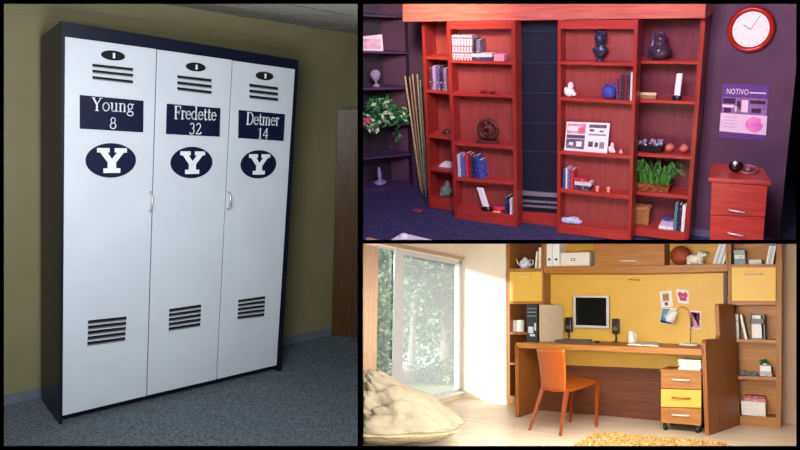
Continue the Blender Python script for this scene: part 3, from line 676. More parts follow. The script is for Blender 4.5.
# ------------------------------------------------------------------ things on the red shelves
def bookm(n, c):
    v = lin(c); dark = sum(v[:3]) < 1.2
    return mat('cover_' + n, c, .45, c2=tuple((x * .45 + .42) if dark else x * .55 for x in v[:3]) + (1,), scale=48, detail=2, lo=.60, hi=.66)
M_PG = mat('page_edges', 'e8dfcc', .8)
def book(U, k, xa, xb, ytop, cover, label, group=None, dy=.02, dep=.11, lean=0.0, name='book'):
    a, b = U.at(k, xa, dy), U.at(k, xb, dy); z0 = min(a.z, b.z) + .0005; z0 = (a.z + b.z) / 2 + .0005
    zt = U.top((xa + xb) / 2, ytop, dy); h = zt - z0; g = (b.x - a.x) * .07; a.x += g; b.x -= g; s = lean * h
    m = MB(U.r); w_ = b.x - a.x; c = min(.003, w_ * .15)
    def B(x0, x1, y0, y1, h0, h1, mi):
        m.mi = mi; l0, l1 = s * h0 / h, s * h1 / h
        m.hexa([(x0 + l0, y0, z0 + h0), (x1 + l0, y0, z0 + h0), (x1 + l1, y0, z0 + h1), (x0 + l1, y0, z0 + h1)], [(x0 + l0, y1, z0 + h0), (x1 + l0, y1, z0 + h0), (x1 + l1, y1, z0 + h1), (x0 + l1, y1, z0 + h1)])
    Y = a.y
    B(a.x, b.x, Y, Y + c * 1.3, 0, h, 0); B(a.x, a.x + c, Y + c, Y + dep, 0, h, 0); B(b.x - c, b.x, Y + c, Y + dep, 0, h, 0)
    B(a.x + c, b.x - c, Y + c, Y + dep - .004, .003, h - .005, 1)
    return tag(m.build(name, [cover, M_PG]), label, 'book', group)
def flat(U, k, xa, xb, yt, yb_, mt, dy=.02, dep=.1, zb=None, bev=0, name='box', label='', cat='box', group=None):
    a, b = U.at(k, xa, dy), U.at(k, xb, dy); z0 = (a.z + b.z) / 2 + .0005 if zb is None else zb
    z1 = U.top((xa + xb) / 2, yt, dy)
    m = MB(U.r); m.box(a.x, b.x, a.y, a.y + dep, z0, z1)
    return tag(m.build(name, mt, bevel=bev), label, cat, group), z1
R_ = random.Random(7)
# U1
cols = [('plum', '5a2038', 68, 'dark plum'), ('lilac', 'a890c4', 66.3, 'lilac'), ('violet', '5c4a8c', 67, 'violet'), ('navy_spine', '2a2248', 66, 'dark navy'), ('mauve', '8c6c98', 68.4, 'mauve')]
for i, (n, c, yt, w_) in enumerate(cols):
    book(U1, 1, 429.5 + 3.6 * i, 433 + 3.6 * i, yt, bookm(n, c), w_ + ' spined book standing on second shelf of the narrow left bookcase', 'books in the narrow left bookcase', dep=.14)
flat(U1, 2, 441, 453, 131.6, 134, bookm('brown', '4a1c18'), label='dark brown booklet lying in the narrow left bookcase', name='booklet', cat='booklet', dy=.08)
m = MB(RB); a = U1.at(3, 445.5, .09)
for k in range(3): m.box(a.x - .075 + .012 * k, a.x + .08 - .01 * k, a.y - .02 + .01 * k, a.y + .10, a.z + .001 + .014 * k, a.z + .012 + .014 * k)
tag(m.build('paper_stack', M_PAPER), 'small stack of white papers in the narrow left bookcase', 'papers')
a = U1.at(4, 446.5, .1); m = MB(RB); h = U1.top(447, 180.5, .1) - a.z
m.ball(a + Vector((0, 0, h * .32)), .075, .06, h * .34); m.ball(a + Vector((.02, 0, h * .72)), .035, .03, h * .28); m.tube([a + Vector((-.06, -.02, h * .2)), a + Vector((-.02, -.05, .02))], .02)
tag(m.build('stuffed_toy', mat('grey_green_plush', '6c8078', .95, c2='7c9088', bump=.3, scale=40), smooth=True), 'grey-green stuffed toy on the base of the narrow left bookcase', 'toy')
# U2: matching set
M_SET = mat('white_striped_spine', 'd4c4d0', .5, c2='8c5878', scale=22, detail=1, lo=.48, hi=.56, stretch=(1, 1, 2.2))
for i in range(8):
    book(U2, 0, 450.0 + 2.85 * i, 452.8 + 2.85 * i, 35.3, M_SET, 'white volume with red bands in the matching set on the top shelf', 'matching set of white volumes', dep=.12)
book(U2, 0, 473.2, 475.6, 38.6, bookm('charcoal', '2a1c28'), 'charcoal book beside the matching white set', dep=.12, lean=.06)
book(U2, 0, 475.8, 480.0, 39.6, bookm('grey_lilac', '6c5c80'), 'grey-lilac book leaning right of the charcoal one on the top shelf', dep=.12, lean=.05)
_, z1 = flat(U2, 0, 472, 492.8, 57.2, 60, bookm('dark_slate', '3c3450'), dy=.005, label='dark slate book lying flat in front of the leaning books', name='book', cat='book', dep=.09)
_, z2 = flat(U2, 0, 472.5, 492, 53.6, 57, bookm('pale_silver', 'c4bcc8'), dy=.008, zb=z1 + .0005, label='pale silver book lying on top of the dark slate book', name='book', cat='book', dep=.09)
flat(U2, 0, 493.5, 504, 54.6, 60.8, bookm('pink_box', 'dc8ca0'), dy=.01, bev=.006, label='pink box on the top shelf right of the flat books', dep=.09)
for i, (px, lb) in enumerate(((483.6, 'small dark red dish, left of the pair on the shelf'), (492.2, 'small dark red dish, right of the pair on the shelf'))):
    c = U2.at(1, px, .04); m = MB(RB); m.lathe(c, [(.02, 0), (.036, .012), (.038, .022), (.030, .020), (.012, .01)], 16)
    tag(m.build('dish', mat('dark_red_lacquer', '7c1410', .25), smooth=True), lb, 'dish', 'small red dishes')
# spiral carving
c = U2.at(2, 488, .06); zt = U2.top(488, 118.6, .06); hh = zt - c.z
t = thing(RB, 'carving', 'dark brown round carving with an embracing figure inside the ring', 'sculpture', c)
M_CARV = mat('dark_carved_wood', '4a2420', .45, c2='5c2e28', scale=30)
m = MB(RB); m.hexa([c + Vector(v) for v in ((-.125, -.045, 0), (.125, -.045, 0), (.105, -.045, .03), (-.105, -.045, .03))], [c + Vector(v) for v in ((-.125, .045, 0), (.125, .045, 0), (.105, .045, .03), (-.105, .045, .03))]); m.build('base', M_CARV, t, bevel=.005)
rr = (hh - .03) / 2; cz = c + Vector((0, 0, .03 + rr))
m = MB(RB); m.tube([cz + Vector(((rr * .96 - .012 * i / 30) * math.cos(a_), 0, (rr - .018) * math.sin(a_))) for i in range(31) for a_ in (math.radians(-80 + 350 * i / 30),)], .019, 10); m.build('ring', M_CARV, t, smooth=True)
m = MB(RB)
m.tube([cz + Vector((-.02, 0, -rr * .85)), cz + Vector((.035, 0, -rr * .4)), cz + Vector((.03, 0, rr * .1)), cz + Vector((-.01, 0, rr * .42))], .026, 10, .018)
m.ball(cz + Vector((-.02, 0, rr * .52)), .026, .024, .032)
m.tube([cz + Vector((.02, 0, rr * .3)), cz + Vector((-.05, -.01, rr * .1)), cz + Vector((-.045, -.01, -rr * .3)), cz + Vector((.0, 0, -rr * .55))], .015, 8)
m.tube([cz + Vector((.05, 0, -rr * .8)), cz + Vector((.07, 0, -rr * .3)), cz + Vector((.05, 0, rr * .2)), cz + Vector((.02, 0, rr * .5))], .012, 8)
m.build('figure', M_CARV, t, smooth=True)
# row of books shelf 3
row = [(455.6, 457.8, 155.5, '8c2038', 'dark red spined book, leftmost'), (458, 461.2, 154.5, 'c8c4e0', 'pale lilac book, second from left'), (461.4, 465.4, 155.5, '5068a8', 'blue and white book, third from left'),
       (465.6, 469, 153.4, 'c82c50', 'crimson book, fourth from left'), (469.2, 472.2, 154.8, '701c30', 'maroon book, fifth from left'), (472.4, 475.2, 156.5, '1c1c3c', 'near-black navy book, sixth from left')]
for i, (a, b, yt, c_, lb) in enumerate(row):
    book(U2, 3, a, b, yt, bookm('row%d' % i, c_), lb + ' in the row below the round carving', 'books below the round carving', dep=.12)
book(U2, 3, 475.4, 479.0, 155.6, bookm('royal', '28348c'), 'royal blue book beside the navy one below the carving', dep=.12, lean=-.0)
book(U2, 3, 479.6, 484.2, 160.5, bookm('royal2', '3a4aa8'), 'brighter blue short book ending the row below the carving', dep=.12, lean=-.12)
# bottom of U2
def gadget(U, k, px, ytop, lb, lean, wpx):
    c = U.at(k, px, .05); t = thing(U.r, 'phone_stand', lb, 'gadget', c); zt = U.top(px, ytop, .05); h = zt - c.z
    w2 = (U.at(k, px + wpx, .05).x - c.x) / 2
    m = MB(U.r); m.lathe(c, [(w2 * 1.5, 0), (w2 * 1.5, .02), (w2 * 1.1, .04), (w2 * .6, .045)], 20, 'z', 1, .6); m.build('base', M_BLKPL, t, smooth=False)
    m = MB(U.r); s = lean * h; m.hexa([c + Vector(v) for v in ((-w2, -.012, .03), (w2, -.012, .03), (w2 + s, -.005, h), (-w2 + s, -.005, h))], [c + Vector(v) for v in ((-w2, .012, .03), (w2, .012, .03), (w2 + s, .02, h), (-w2 + s, .02, h))])
    m.build('handset', mat('glossy_white_plastic', 'f4f4fa', .3), t, bevel=.01)
gadget(U2, 4, 486.5, 188.5, 'white handset leaning in a dark base at bottom of left sliding bookcase', -.30, 6.6)
c = U2.at(4, 498, .05); m = MB(RB)
m.tube([c + Vector((-.07, .02, .02)), c + Vector((-.02, -.01, .05)), c + Vector((.04, .02, .03)), c + Vector((.08, .0, .05))], .022, 8); m.ball(c + Vector((.0, .0, .03)), .05, .04, .03)
tag(m.build('pink_pouch', mat('hot_pink_cloth', 'c82860', .7), smooth=True), 'hot pink crumpled pouch beside the leaning white handset', 'pouch')
c = U2.at(4, 497, .015); m = MB(RB); m.box(c.x - .04, c.x + .04, c.y - .01, c.y + .012, c.z, c.z + .018); tag(m.build('matchbox', mat('apricot_card', 'f0b070', .6), bevel=.003), 'small apricot box in front of the pink pouch', 'box')
for i, (a, b, yt, c_, lb) in enumerate(((504.6, 506.8, 197.6, '28306c', 'navy book right of the pink pouch'), (507, 509.6, 196.4, '18182c', 'black book, middle of three at the bottom right corner'), (509.8, 512, 199, 'e0dce8', 'white book against the right side of the left sliding bookcase'))):
    book(U2, 4, a, b, yt, bookm('low%d' % i, c_), lb, 'books by the pink pouch', dep=.11)
# U3
c = U3.at(0, 600, .07); hh = U3.top(600, 29.8, .07) - c.z
t = thing(RB, 'bust', 'dark metallic bust of a curly-haired head on the top shelf', 'sculpture', c)
M_BUST = mat('dark_bronze_blue', '2c2c44', .3, .3, c2='3c3c58', scale=20)
m = MB(RB); m.lathe(c, [(.13 * hh, 0), (.13 * hh, .03 * hh), (.08 * hh, .06 * hh), (.08 * hh, .12 * hh)], 18); m.build('base', M_BUST, t, smooth=True)
def bustf(d): return 1 + .10 * math.sin(6 * d.x) * d.z
m = MB(RB)
prof = [(0.02, .045, .02), (.075, .05, .07), (.105, .06, .12), (.11, .06, .16), (.075, .05, .20), (.04, .038, .225), (.036, .036, .26)]
prof = [(.07, .06, .08), (.12, .10, .11), (.21, .14, .22), (.275, .16, .34), (.26, .15, .40), (.19, .13, .45), (.14, .12, .49), (.135, .12, .62)]
prof = [(a * hh, b * hh, z * hh) for a, b, z in prof]
rg = []
for a, b, z in prof: rg.append([m.bm.verts.new(c + Vector((a * math.cos(u), b * math.sin(u) + (.0), z + (.015 * abs(math.cos(u)) if z < .1 else -.0)))) for u in [2 * math.pi * i / 20 for i in range(20)]])
for k in range(len(rg) - 1):
    for i in range(20): m.face((rg[k][i], rg[k][(i + 1) % 20], rg[k + 1][(i + 1) % 20], rg[k + 1][i]))
m.face(rg[0][::-1]); m.face(rg[-1])
hc = c + Vector((0, -.01, hh * .74)); hr = hh * .235
m.ball(hc, hr * .72, hr * .85, hr, 20, 14, lambda d: 1 + (.10 * max(0, -d.y) * (1 if abs(d.z) < .3 else 0)))
m.ball(hc + Vector((0, -hr * .86, -hr * .08)), hr * .11, hr * .14, hr * .22)
for sx_ in (-1, 1): m.ball(hc + Vector((sx_ * hr * .26, -hr * .74, hr * .12)), hr * .12, hr * .07, hr * .07); m.ball(hc + Vector((sx_ * hr * .74, 0, -hr * .02)), hr * .08, hr * .14, hr * .2)
m.ball(hc + Vector((0, -hr * .74, -hr * .42)), hr * .2, hr * .1, hr * .07); m.ball(hc + Vector((0, -hr * .6, -hr * .74)), hr * .2, hr * .18, hr * .16)
m.build('head_and_shoulders', M_BUST, t, smooth=True)
m = MB(RB)
for i in range(46):
    d_ = Vector((R_.gauss(0, 1), abs(R_.gauss(0, 1)) - .45, R_.gauss(.5, .8))).normalized()
    if d_.z < -.35 or (d_.y < -.45 and d_.z < .55): continue
    m.ball(hc + Vector((d_.x * hr * .74, d_.y * hr * .86, d_.z * hr * .98)), hr * .2, None, None, 8, 6)
m.build('hair', M_BUST, t, smooth=True)
def figurine(U, k, px, ytop, w_, mt, lb, cat='figurine', dy=.05):
    c = U.at(k, px, dy); h = U.top(px, ytop, dy) - c.z; m = MB(U.r)
    m.ball(c + Vector((0, 0, h * .3)), w_, w_ * .7, h * .31); m.ball(c + Vector((w_ * .25, -.005, h * .72)), w_ * .55, w_ * .5, h * .27)
    m.ball(c + Vector((-w_ * .6, -.01, h * .42)), w_ * .35, w_ * .3, h * .22); m.ball(c + Vector((w_ * .9, -.01, h * .2)), w_ * .45, w_ * .35, h * .16)
    return tag(m.build('figurine', mt, smooth=True), lb, cat)
M_PORC = mat('white_porcelain', 'f2eaf0', .25)
figurine(U3, 1, 569.3, 81.5, .052, M_PORC, 'white porcelain figurine at left of the shelf below the bust')
c = U3.at(1, 609, .05); h = U3.top(609, 84, .05) - c.z; m = MB(RB)
m.ball(c + Vector((0, 0, h * .45)), .068, .05, h * .46, 16, 10, lambda d: 1 + .06 * math.sin(5 * d.x + 3 * d.z)); m.tube([c + Vector((-.05, 0, h * .6)), c + Vector((-.02, -.03, h * 1.0)), c + Vector((.04, -.02, h * .95)), c + Vector((.05, 0, h * .6))], .012, 8)
tag(m.build('pouch', mat('cobalt_cloth', '343f98', .6, c2='4450b0'), smooth=True), 'cobalt blue rounded pouch left of the books below the bust', 'pouch')
row = [(615.8, 618.2, 79, '3c3068', 'violet'), (618.4, 621, 76, '7c1c38', 'wine red'), (621.2, 623.6, 75, '24203c', 'ink black'), (623.8, 626.8, 74.5, '6c1a30', 'maroon with pale band'), (627, 629.4, 73.4, '2c2850', 'dusky navy'), (629.6, 632, 72.2, 'd0c4b8', 'cream')]
for i, (a, b, yt, c_, w_) in enumerate(row):
    book(U3, 1, a, b, yt, mat('cover_u3_%d' % i, c_, .45, c2=('c8a870' if i in (1, 3) else None), scale=4, stretch=(.01, .01, 3), detail=0, lo=.62, hi=.65) if i in (1, 3) else bookm('u3_%d' % i, c_), w_ + ' book standing right of the blue pouch', 'books right of the blue pouch', dep=.12)
# brochure board
q0, q1 = U3.at(2, 564.2, .03), U3.at(2, 607, .03)
zt0, zt1 = r.on(564, 121.6, 1, .09).z, r.on(607.5, 123.2, 1, .09).z
A = [q0, q1, Vector((q1.x, .09, zt1)), Vector((q0.x, .09, zt0))]
t = thing(RB, 'brochure_board', 'white picture board of two printed sheets leaning in the middle shelf', 'board', (q0 + q1) / 2)
m = MB(RB); m.hexa(A, [p + Vector((0, .008, 0)) for p in A]); m.build('board', M_WHITE, t)
def BQ(u, v): return (A[3] * (1 - u) + A[2] * u) * (1 - v) + (A[0] * (1 - u) + A[1] * u) * v + Vector((0, -.002, 0))
def bq(mi, u0, u1, v0, v1): 
    m.mi = mi; P_ = [BQ(u0, v0), BQ(u1, v0), BQ(u1, v1), BQ(u0, v1)]; m.hexa(P_, [p + Vector((0, .0015, 0)) for p in P_])
m = MB(RB)
bq(0, .03, .46, .05, .40); bq(1, .03, .46, .44, .56); bq(2, .03, .46, .58, .92); bq(3, .10, .20, .70, .80); bq(3, .27, .40, .66, .84)
bq(3, .05, .3, .14, .3); bq(4, .28, .44, .2, .34); m.build('left_print', [mat('print_pink', 'e0a8b8', .5, c2='c87890', scale=18), mat('print_slate', '4c4468', .5), mat('print_dusk', '544858', .5, c2='84748a', scale=20), M_WHITE, mat('print_rose', 'd06078', .5)], t)
m = MB(RB)
for b in ((1, .54, .94, .06, .17), (1, .56, .66, .22, .3), (1, .78, .88, .26, .31), (0, .54, .94, .38, .43), (1, .55, .66, .64, .82), (1, .70, .78, .66, .82), (0, .81, .92, .64, .86)): bq(*b)
m.build('right_print', [mat('print_grey', '8c8498', .5), mat('print_dark', '3c3444', .5, c2='6c6070', scale=30)], t)
figurine(U3, 2, 611.3, 142, .030, M_PORC, 'white porcelain figurine beside the white picture board')
figurine(U3, 2, 620.8, 148.5, .016, mat('pale_pink_porcelain', 'e8b8b8', .3), 'tiny pale pink figurine right of the white porcelain one')
row = [(562.6, 565, 169.6, '38488c', 'indigo'), (565.2, 567.2, 168.6, 'e0dce8', 'white'), (567.4, 570, 169, '6068a0', 'slate blue'), (570.2, 573.4, 170, 'c8283c', 'scarlet')]
for i, (a, b, yt, c_, w_) in enumerate(row): book(U3, 3, a, b, yt, bookm('u3b_%d' % i, c_), w_ + ' book standing at left of the fourth shelf', 'upright books on the fourth shelf', dep=.12)
_, z1 = flat(U3, 3, 573.8, 589.5, 185.6, 0, bookm('sl1', '383050'), dy=.02, label='dark book lowest in the flat pile beside the scarlet book', name='book', cat='book')
_, z2 = flat(U3, 3, 574.4, 590.8, 182.0, 0, bookm('sl2', 'd8d0dc'), dy=.022, zb=z1 + .0005, label='white book in the middle of the flat pile', name='book', cat='book')
flat(U3, 3, 574, 588, 178.6, 0, bookm('sl3', 'b82838'), dy=.024, zb=z2 + .0005, label='red book on top of the flat pile', name='book', cat='book')
for px, lb in ((597.3, 'small pink cup, nearer the pile of books'), (608.3, 'small pink cup, further from the pile of books')):
    c = U3.at(3, px, .04); m = MB(RB); h = .052; m.lathe(c, [(.014, 0), (.02, .004), (.012, .02), (.021, h), (.017, h), (.010, .024)], 14)
    tag(m.build('cup', mat('salmon_ceramic', 'e89080', .3), smooth=True), lb, 'cup', 'small pink cups')
c = U3.at(4, 571, .05); m = MB(RB)
for (dx, dyy, dz, a_, b_) in ((-.05, 0, .022, .06, .022), (.0, -.01, .034, .07, .034), (.055, .0, .026, .06, .026), (.02, .02, .044, .05, .02), (-.07, .01, .03, .04, .02)): m.ball(c + Vector((dx, dyy, dz)), a_, .045, b_, 14, 8, lambda d: 1 + .12 * math.sin(7 * d.x + 5 * d.y))
tag(m.build('folded_cloth', mat('white_blue_cloth', 'd8dcf0', .8, c2='9aa4cc', scale=18), smooth=True), 'crumpled white and blue cloth at bottom of right sliding bookcase', 'cloth')
# U4
c = U4.at(0, 659.5, .12); h = U4.top(660, 31, .12) - c.z
t = thing(RB, 'glass_decanter', 'dark smoky glass decanter with round bulb on the top right shelf', 'decanter', c)
m = MB(RB); m.lathe(c, [(.055, 0), (.085, h * .12), (.10, h * .3), (.085, h * .45), (.05, h * .55), (.045, h * .62), (.058, h * .72), (.05, h * .82), (.024, h * .88)], 20); m.build('bulb', mat('smoky_glass', '9c80a0', .06, trans=.85, c2='8c7090'), t, smooth=True)
m = MB(RB); m.lathe(c + Vector((0, 0, h * .88)), [(.02, 0), (.032, h * .04), (.02, h * .10), (.008, h * .12)], 14); m.build('stopper', mat('smoky_stopper', '6c5478', .1, trans=.3), t, smooth=True)
c = U4.at(0, 652, .13); m = MB(RB); m.lathe(c, [(.04, 0), (.045, .1), (.015, .16), (.014, .22), (.02, .225)], 16)
tag(m.build('glass_bottle', mat('violet_glass', '6c5080', .1, trans=.4), smooth=True), 'small violet glass bottle left of the smoky decanter', 'bottle')
gadget(U4, 1, 676.7, 73.4, 'upright white handset in a dark base below the glass decanter', .03, 6.2)
c = U4.at(1, 646, .08); m = MB(RB); m.mi = 0
m.hexa([c + Vector(v) for v in ((-.09, -.03, 0), (.09, -.03, 0), (.095, -.035, .03), (-.095, -.035, .03))], [c + Vector(v) for v in ((-.09, .03, 0), (.09, .03, 0), (.095, .035, .03), (-.095, .035, .03))])
m.mi = 1
for k in range(7): m.ball(c + Vector((-.078 + .026 * k, 0, .038)), .016, .022, .016, 10, 6)
tag(m.build('snack_tray', [mat('tan_wicker', 'b08860', .7), mat('cream_shell', 'f4e8b8', .5)], smooth=False), 'tan tray of cream shells on the shelf left of the handset', 'tray')
c = U4.at(2, 649, .10); t = thing(RB, 'pebble_tray', 'black tray filled with silvery glass pebbles above the fern', 'tray', c)
m = MB(RB); m.hexa([c + Vector(v) for v in ((-.11, -.06, 0), (.12, -.06, 0), (.135, -.07, .065), (-.125, -.07, .065))], [c + Vector(v) for v in ((-.11, .06, 0), (.12, .06, 0), (.135, .07, .065), (-.125, .07, .065))]); m.build('tray_body', M_BLKPL, t, bevel=.005)
m = MB(RB)
for k in range(26): m.ball(c + Vector((R_.uniform(-.1, .115), R_.uniform(-.055, .05), .068 + R_.uniform(0, .026))), R_.uniform(.012, .02), None, None, 8, 6)
m.build('pebbles', mat('silver_lilac_pebble', 'b8b0cc', .2, c2='6c6488', scale=30), t, smooth=True)
for px, yt, lb in ((669.2, 144, 'mottled pink ball beside the black pebble tray'), (683.6, 145.5, 'mottled pink ball near the right end of the shelf')):
    c = U4.at(2, px, .10); rr = .042; m = MB(RB); m.ball(c + Vector((0, 0, rr)), rr)
    tag(m.build('decorative_ball', mat('mottled_pink', 'e09088', .35, c2='a83c34', scale=26), smooth=True), lb, 'ornament', 'mottled pink balls')
c = U4.at(3, 653, .10); h = U4.top(653, 183.5, .05) - c.z
xl, xr = U4.at(3, 637, .06).x, U4.at(3, 670, .06).x
t = thing(RB, 'fern_basket', 'green fern in a long woven brown basket on the fourth shelf', 'plant', c)
m = MB(RB); m.hexa([(xl + .02, .20, c.z + .001), (xr - .02, .20, c.z + .001), (xr, .19, c.z + .075), (xl, .19, c.z + .075)], [(xl + .02, .34, c.z + .001), (xr - .02, .34, c.z + .001), (xr, .35, c.z + .075), (xl, .35, c.z + .075)])
m.build('basket', mat('woven_basket', 'a8642c', .8, c2='5c3018', scale=22, stretch=(1, 1, 2), bump=.6, kind='voronoi', lo=.2, hi=.7), t)
m = MB(RB)
for k in range(105):
    b0 = Vector((R_.uniform(xl + .02, xr - .02), R_.uniform(.21, .33), c.z + .07)); dx = max((xl - .01 - b0.x) / 1.15, min((xr + .13 - b0.x) / 1.15, (b0.x - (xl + xr) / 2) * .9 + R_.uniform(-.12, .12))); hgt = R_.uniform(.10, .24); dyy = R_.uniform(-.10, .03)
    pts = [b0, b0 + Vector((dx * .3, dyy * .3, hgt * .7)), b0 + Vector((dx * .75, dyy * .8, hgt)), b0 + Vector((dx * 1.15, dyy * 1.1, hgt * .72))]
    sd = Vector((R_.uniform(-.3, .3), 1, 0)).normalized().cross(Vector((0, 0, 1))) * .007; m.mi = R_.choice((0, 0, 1))
    prev = None
    for i, p in enumerate(pts):
        ww = (1, 1.2, .8, .1)[i]; cur = (m.bm.verts.new(p - sd * ww), m.bm.verts.new(p + sd * ww))
        if prev: m.face((prev[0], prev[1], cur[1], cur[0]))
        prev = cur
m.build('fronds', [mat('fresh_green_leaf', '347c28', .5, c2='4c9434'), mat('dark_green_leaf', '184a1c', .5, c2='205a24')], t)
c = U4.at(4, 640, .08); h = U4.top(640, 207, .08) - c.z; xl, xr = U4.at(4, 631.5, .08).x, U4.at(4, 648, .08).x
t = thing(RB, 'wicker_box', 'tan woven box at bottom left under the fern', 'box', Vector(((xl + xr) / 2, .3, c.z)))
m = MB(RB); m.box(xl, xr, .25, .37, c.z + .001, c.z + h * .8); m.build('body', mat('tan_weave', 'b8804c', .8, c2='8c5830', scale=40, stretch=(1, 1, 2), bump=.5), t, bevel=.006)
m = MB(RB); m.box(xl - .005, xr + .005, .245, .375, c.z + h * .8, c.z + h); m.build('lid', mat('tan_weave_lid', 'c89058', .8, c2='946038', scale=40, bump=.5), t, bevel=.006)
_, z1 = flat(U4, 4, 658.5, 673, 226.2, 0, bookm('w1', 'f0ecf4'), dy=.03, label='white book lowest in the flat pile under the fern', name='book', cat='book')
_, z2 = flat(U4, 4, 660.5, 673, 221.6, 0, bookm('w2', 'b8b0d4'), dy=.035, zb=z1 + .0005, label='pale lilac book on the white book under the fern', name='book', cat='book')
c = U4.at(4, 667, .08); m = MB(RB); m.ball(Vector((c.x, c.y, z2 + .022)), .05, .04, .022); tag(m.build('purple_cloth', mat('violet_cloth', '4c3c78', .8), smooth=True), 'dark violet folded cloth on top of the lilac book', 'cloth')
for i, (a, b, yt, c_, lb) in enumerate(((673.2, 676.4, 203.5, '4c8088', 'teal green tall book'), (676.6, 680.4, 204.5, '24243c', 'black and white tall book'), (680.6, 684.4, 205.5, 'ece8f0', 'white tall book at the right end'))):
    book(U4, 4, a, b, yt, bookm('u4_%d' % i, c_), lb + ' beside the flat pile under the fern', 'tall books under the fern', dep=.12)

# ================================================================== STUDY WITH DESK
r = RC
ZU = Vector((0, 0, 1))
# floor, walls
m = MB(r)
f0 = [r.on(360.6, 398, 2, 0), r.on(360.6, 700, 2, 0), r.on(1150, 700, 2, 0)]
wc = r.on(461.6, 397.4, 2, 0); ws_ = r.on(506.3, 404.5, 2, 0)
wd = (r.on(420, 409, 2, 0) - wc).normalized()                  # window wall runs from the corner towards the camera
wn = Vector((wd.y, -wd.x, 0))                                  # outward normal (away from the room)
if wn.x > 0: wn = -wn
def WIN(px, py, off=0): return r.onp(px, py, wc + wn * off, wn)
s1 = WIN(360.9, 424); s1.z = 0
BWY = .40
m.poly([s1, f0[1], f0[2], (5.5, BWY + .05, 0), (ws_.x, BWY + .05, 0), ws_, wc], (0, 0, -.05))
struct(m.build('floor_study', M_PALEFL), 'pale whitewashed wood floor of the study', 'floor')
def wall_strip(name, a, b, zt, mt, lb, th=.06, n=None, z0=0):
    a = Vector((a.x, a.y, z0)); b = Vector((b.x, b.y, z0)); m = MB(r)
    n = n or Vector(((b - a).y, -(b - a).x, 0)).normalized()
    m.hexa([a, b, Vector((b.x, b.y, zt)), Vector((a.x, a.y, zt))], [p + n * th for p in (a, b, Vector((b.x, b.y, zt)), Vector((a.x, a.y, zt)))])
    return struct(m.build(name, mt), lb, 'wall')
slabz = r.on(464, 241.9, 0, wc.x).z
def zlim(p):                                                    # height under the slab at a floor point
    q = r.R @ Vector((p[0], p[1], 0)) + r.t; u = r.R @ Vector((0, 0, 1)); k = (225 - 241.9) / F
    return (k * q.y - q.z) / (u.z - k * u.y)
m = MB(r); a_, b_ = wc, ws_; nrm = Vector((-(b_ - a_).y, (b_ - a_).x, 0)).normalized()
P_ = [a_, b_, Vector((b_.x, b_.y, zlim(b_))), Vector((a_.x, a_.y, zlim(a_)))]
m.hexa(P_, [p + nrm * .06 for p in P_]); struct(m.build('wall_study_back', M_CREAMW), 'cream wall between the window and the left bookcase', 'wall')
m = MB(r); xr_ = 5.5
P_ = [Vector((ws_.x, BWY, 0)), Vector((xr_, BWY, 0)), Vector((xr_, BWY, zlim((xr_, BWY)))), Vector((ws_.x, BWY, zlim((ws_.x, BWY))))]
m.hexa(P_, [p + Vector((0, .06, 0)) for p in P_]); struct(m.build('wall_study_rear', M_PINKW), 'warm beige wall behind the bookcases and right of them', 'wall')
# window wall around the opening
gw = [WIN(376.2, 251.2), WIN(463.4, 256.6), WIN(461.8, 391), WIN(376.2, 411)]
zt_w = (gw[0].z + gw[1].z) / 2; zb_w = gw[2].z
def along(p): return (Vector((p.x, p.y, 0)) - Vector((wc.x, wc.y, 0))).dot(wd)
sA, sB, sE = along(gw[1]), along(gw[0]), along(s1)
def WP(s_, z, off=0): return Vector((wc.x, wc.y, 0)) + wd * s_ + ZU * z + wn * off
def wseg(m, s0, s1_, z0, z1, o0=0, o1=.10, z1b=None):
    z1b = z1 if z1b is None else z1b
    m.hexa([WP(s0, z0, o0), WP(s1_, z0, o0), WP(s1_, z1b, o0), WP(s0, z1, o0)], [WP(s0, z0, o1), WP(s1_, z0, o1), WP(s1_, z1b, o1), WP(s0, z1, o1)])
m = MB(r)
zc0 = [zlim(WP(s_, 0)) for s_ in (0, sA, sB, sE)]
wseg(m, 0, sA, 0, zc0[0]); wseg(m, sA, sB, zt_w, zc0[1] , z1b=zc0[2]); wseg(m, sA, sB, 0, zb_w); wseg(m, sB, sE, 0, zc0[2], z1b=zc0[3])
wseg(m, sB, sB + .15, 0, zc0[2], .10, .24)  # unseen outer pier added to block sun through the left pane
struct(m.build('wall_study_window', M_CREAMW), 'cream wall around the tall study window', 'wall')
# window
m = MB(r); fw = .05
wt = thing(r, 'window_1', 'tall pale-framed window with two panes looking onto greenery', 'window', WP((sA + sB) / 2, zb_w)); wt['kind'] = 'structure'
sm0 = along(WIN(402.6, 330)); sm1 = along(WIN(393.3, 330)); sR = along(WIN(458.5, 330))
m = MB(r); wseg(m, sA, sR, zb_w, zt_w, .0, .025); wseg(m, sm0 + .01, sm1 - .01, zb_w, zt_w, -.01, .015)
z_b2 = WIN(440, 392).z; zhd = WIN(440, 262).z
wseg(m, sA, sm0, zt_w - .045, zt_w, 0, .06); wseg(m, sA, sB, zb_w, zb_w + .035, 0, .06); wseg(m, sm1, sB, zt_w - .02, zt_w, 0, .06)
m.build('window_frame', M_WINFR, wt)
m = MB(r); wseg(m, sA - .03, sB, zb_w - .02, zb_w + .004, -.05, .02); m.build('window_sill', M_WHITE, wt, bevel=.003)
for a_, b_ in ((sR, sm0), (sm1, sB)):
    m = MB(r); wseg(m, a_, b_, zb_w + .03, zt_w - .02, .03, .036); m.build('pane', M_GLASS, wt)
# roller blind case above the window
m = MB(r); wseg(m, sA, sE - .02, zt_w + .015, zt_w + .05, -.035, 0); struct(m.build('trim_5', mat('tan_trim', 'b89a80', .7)), 'narrow tan rail along the wall above the study window', 'trim')
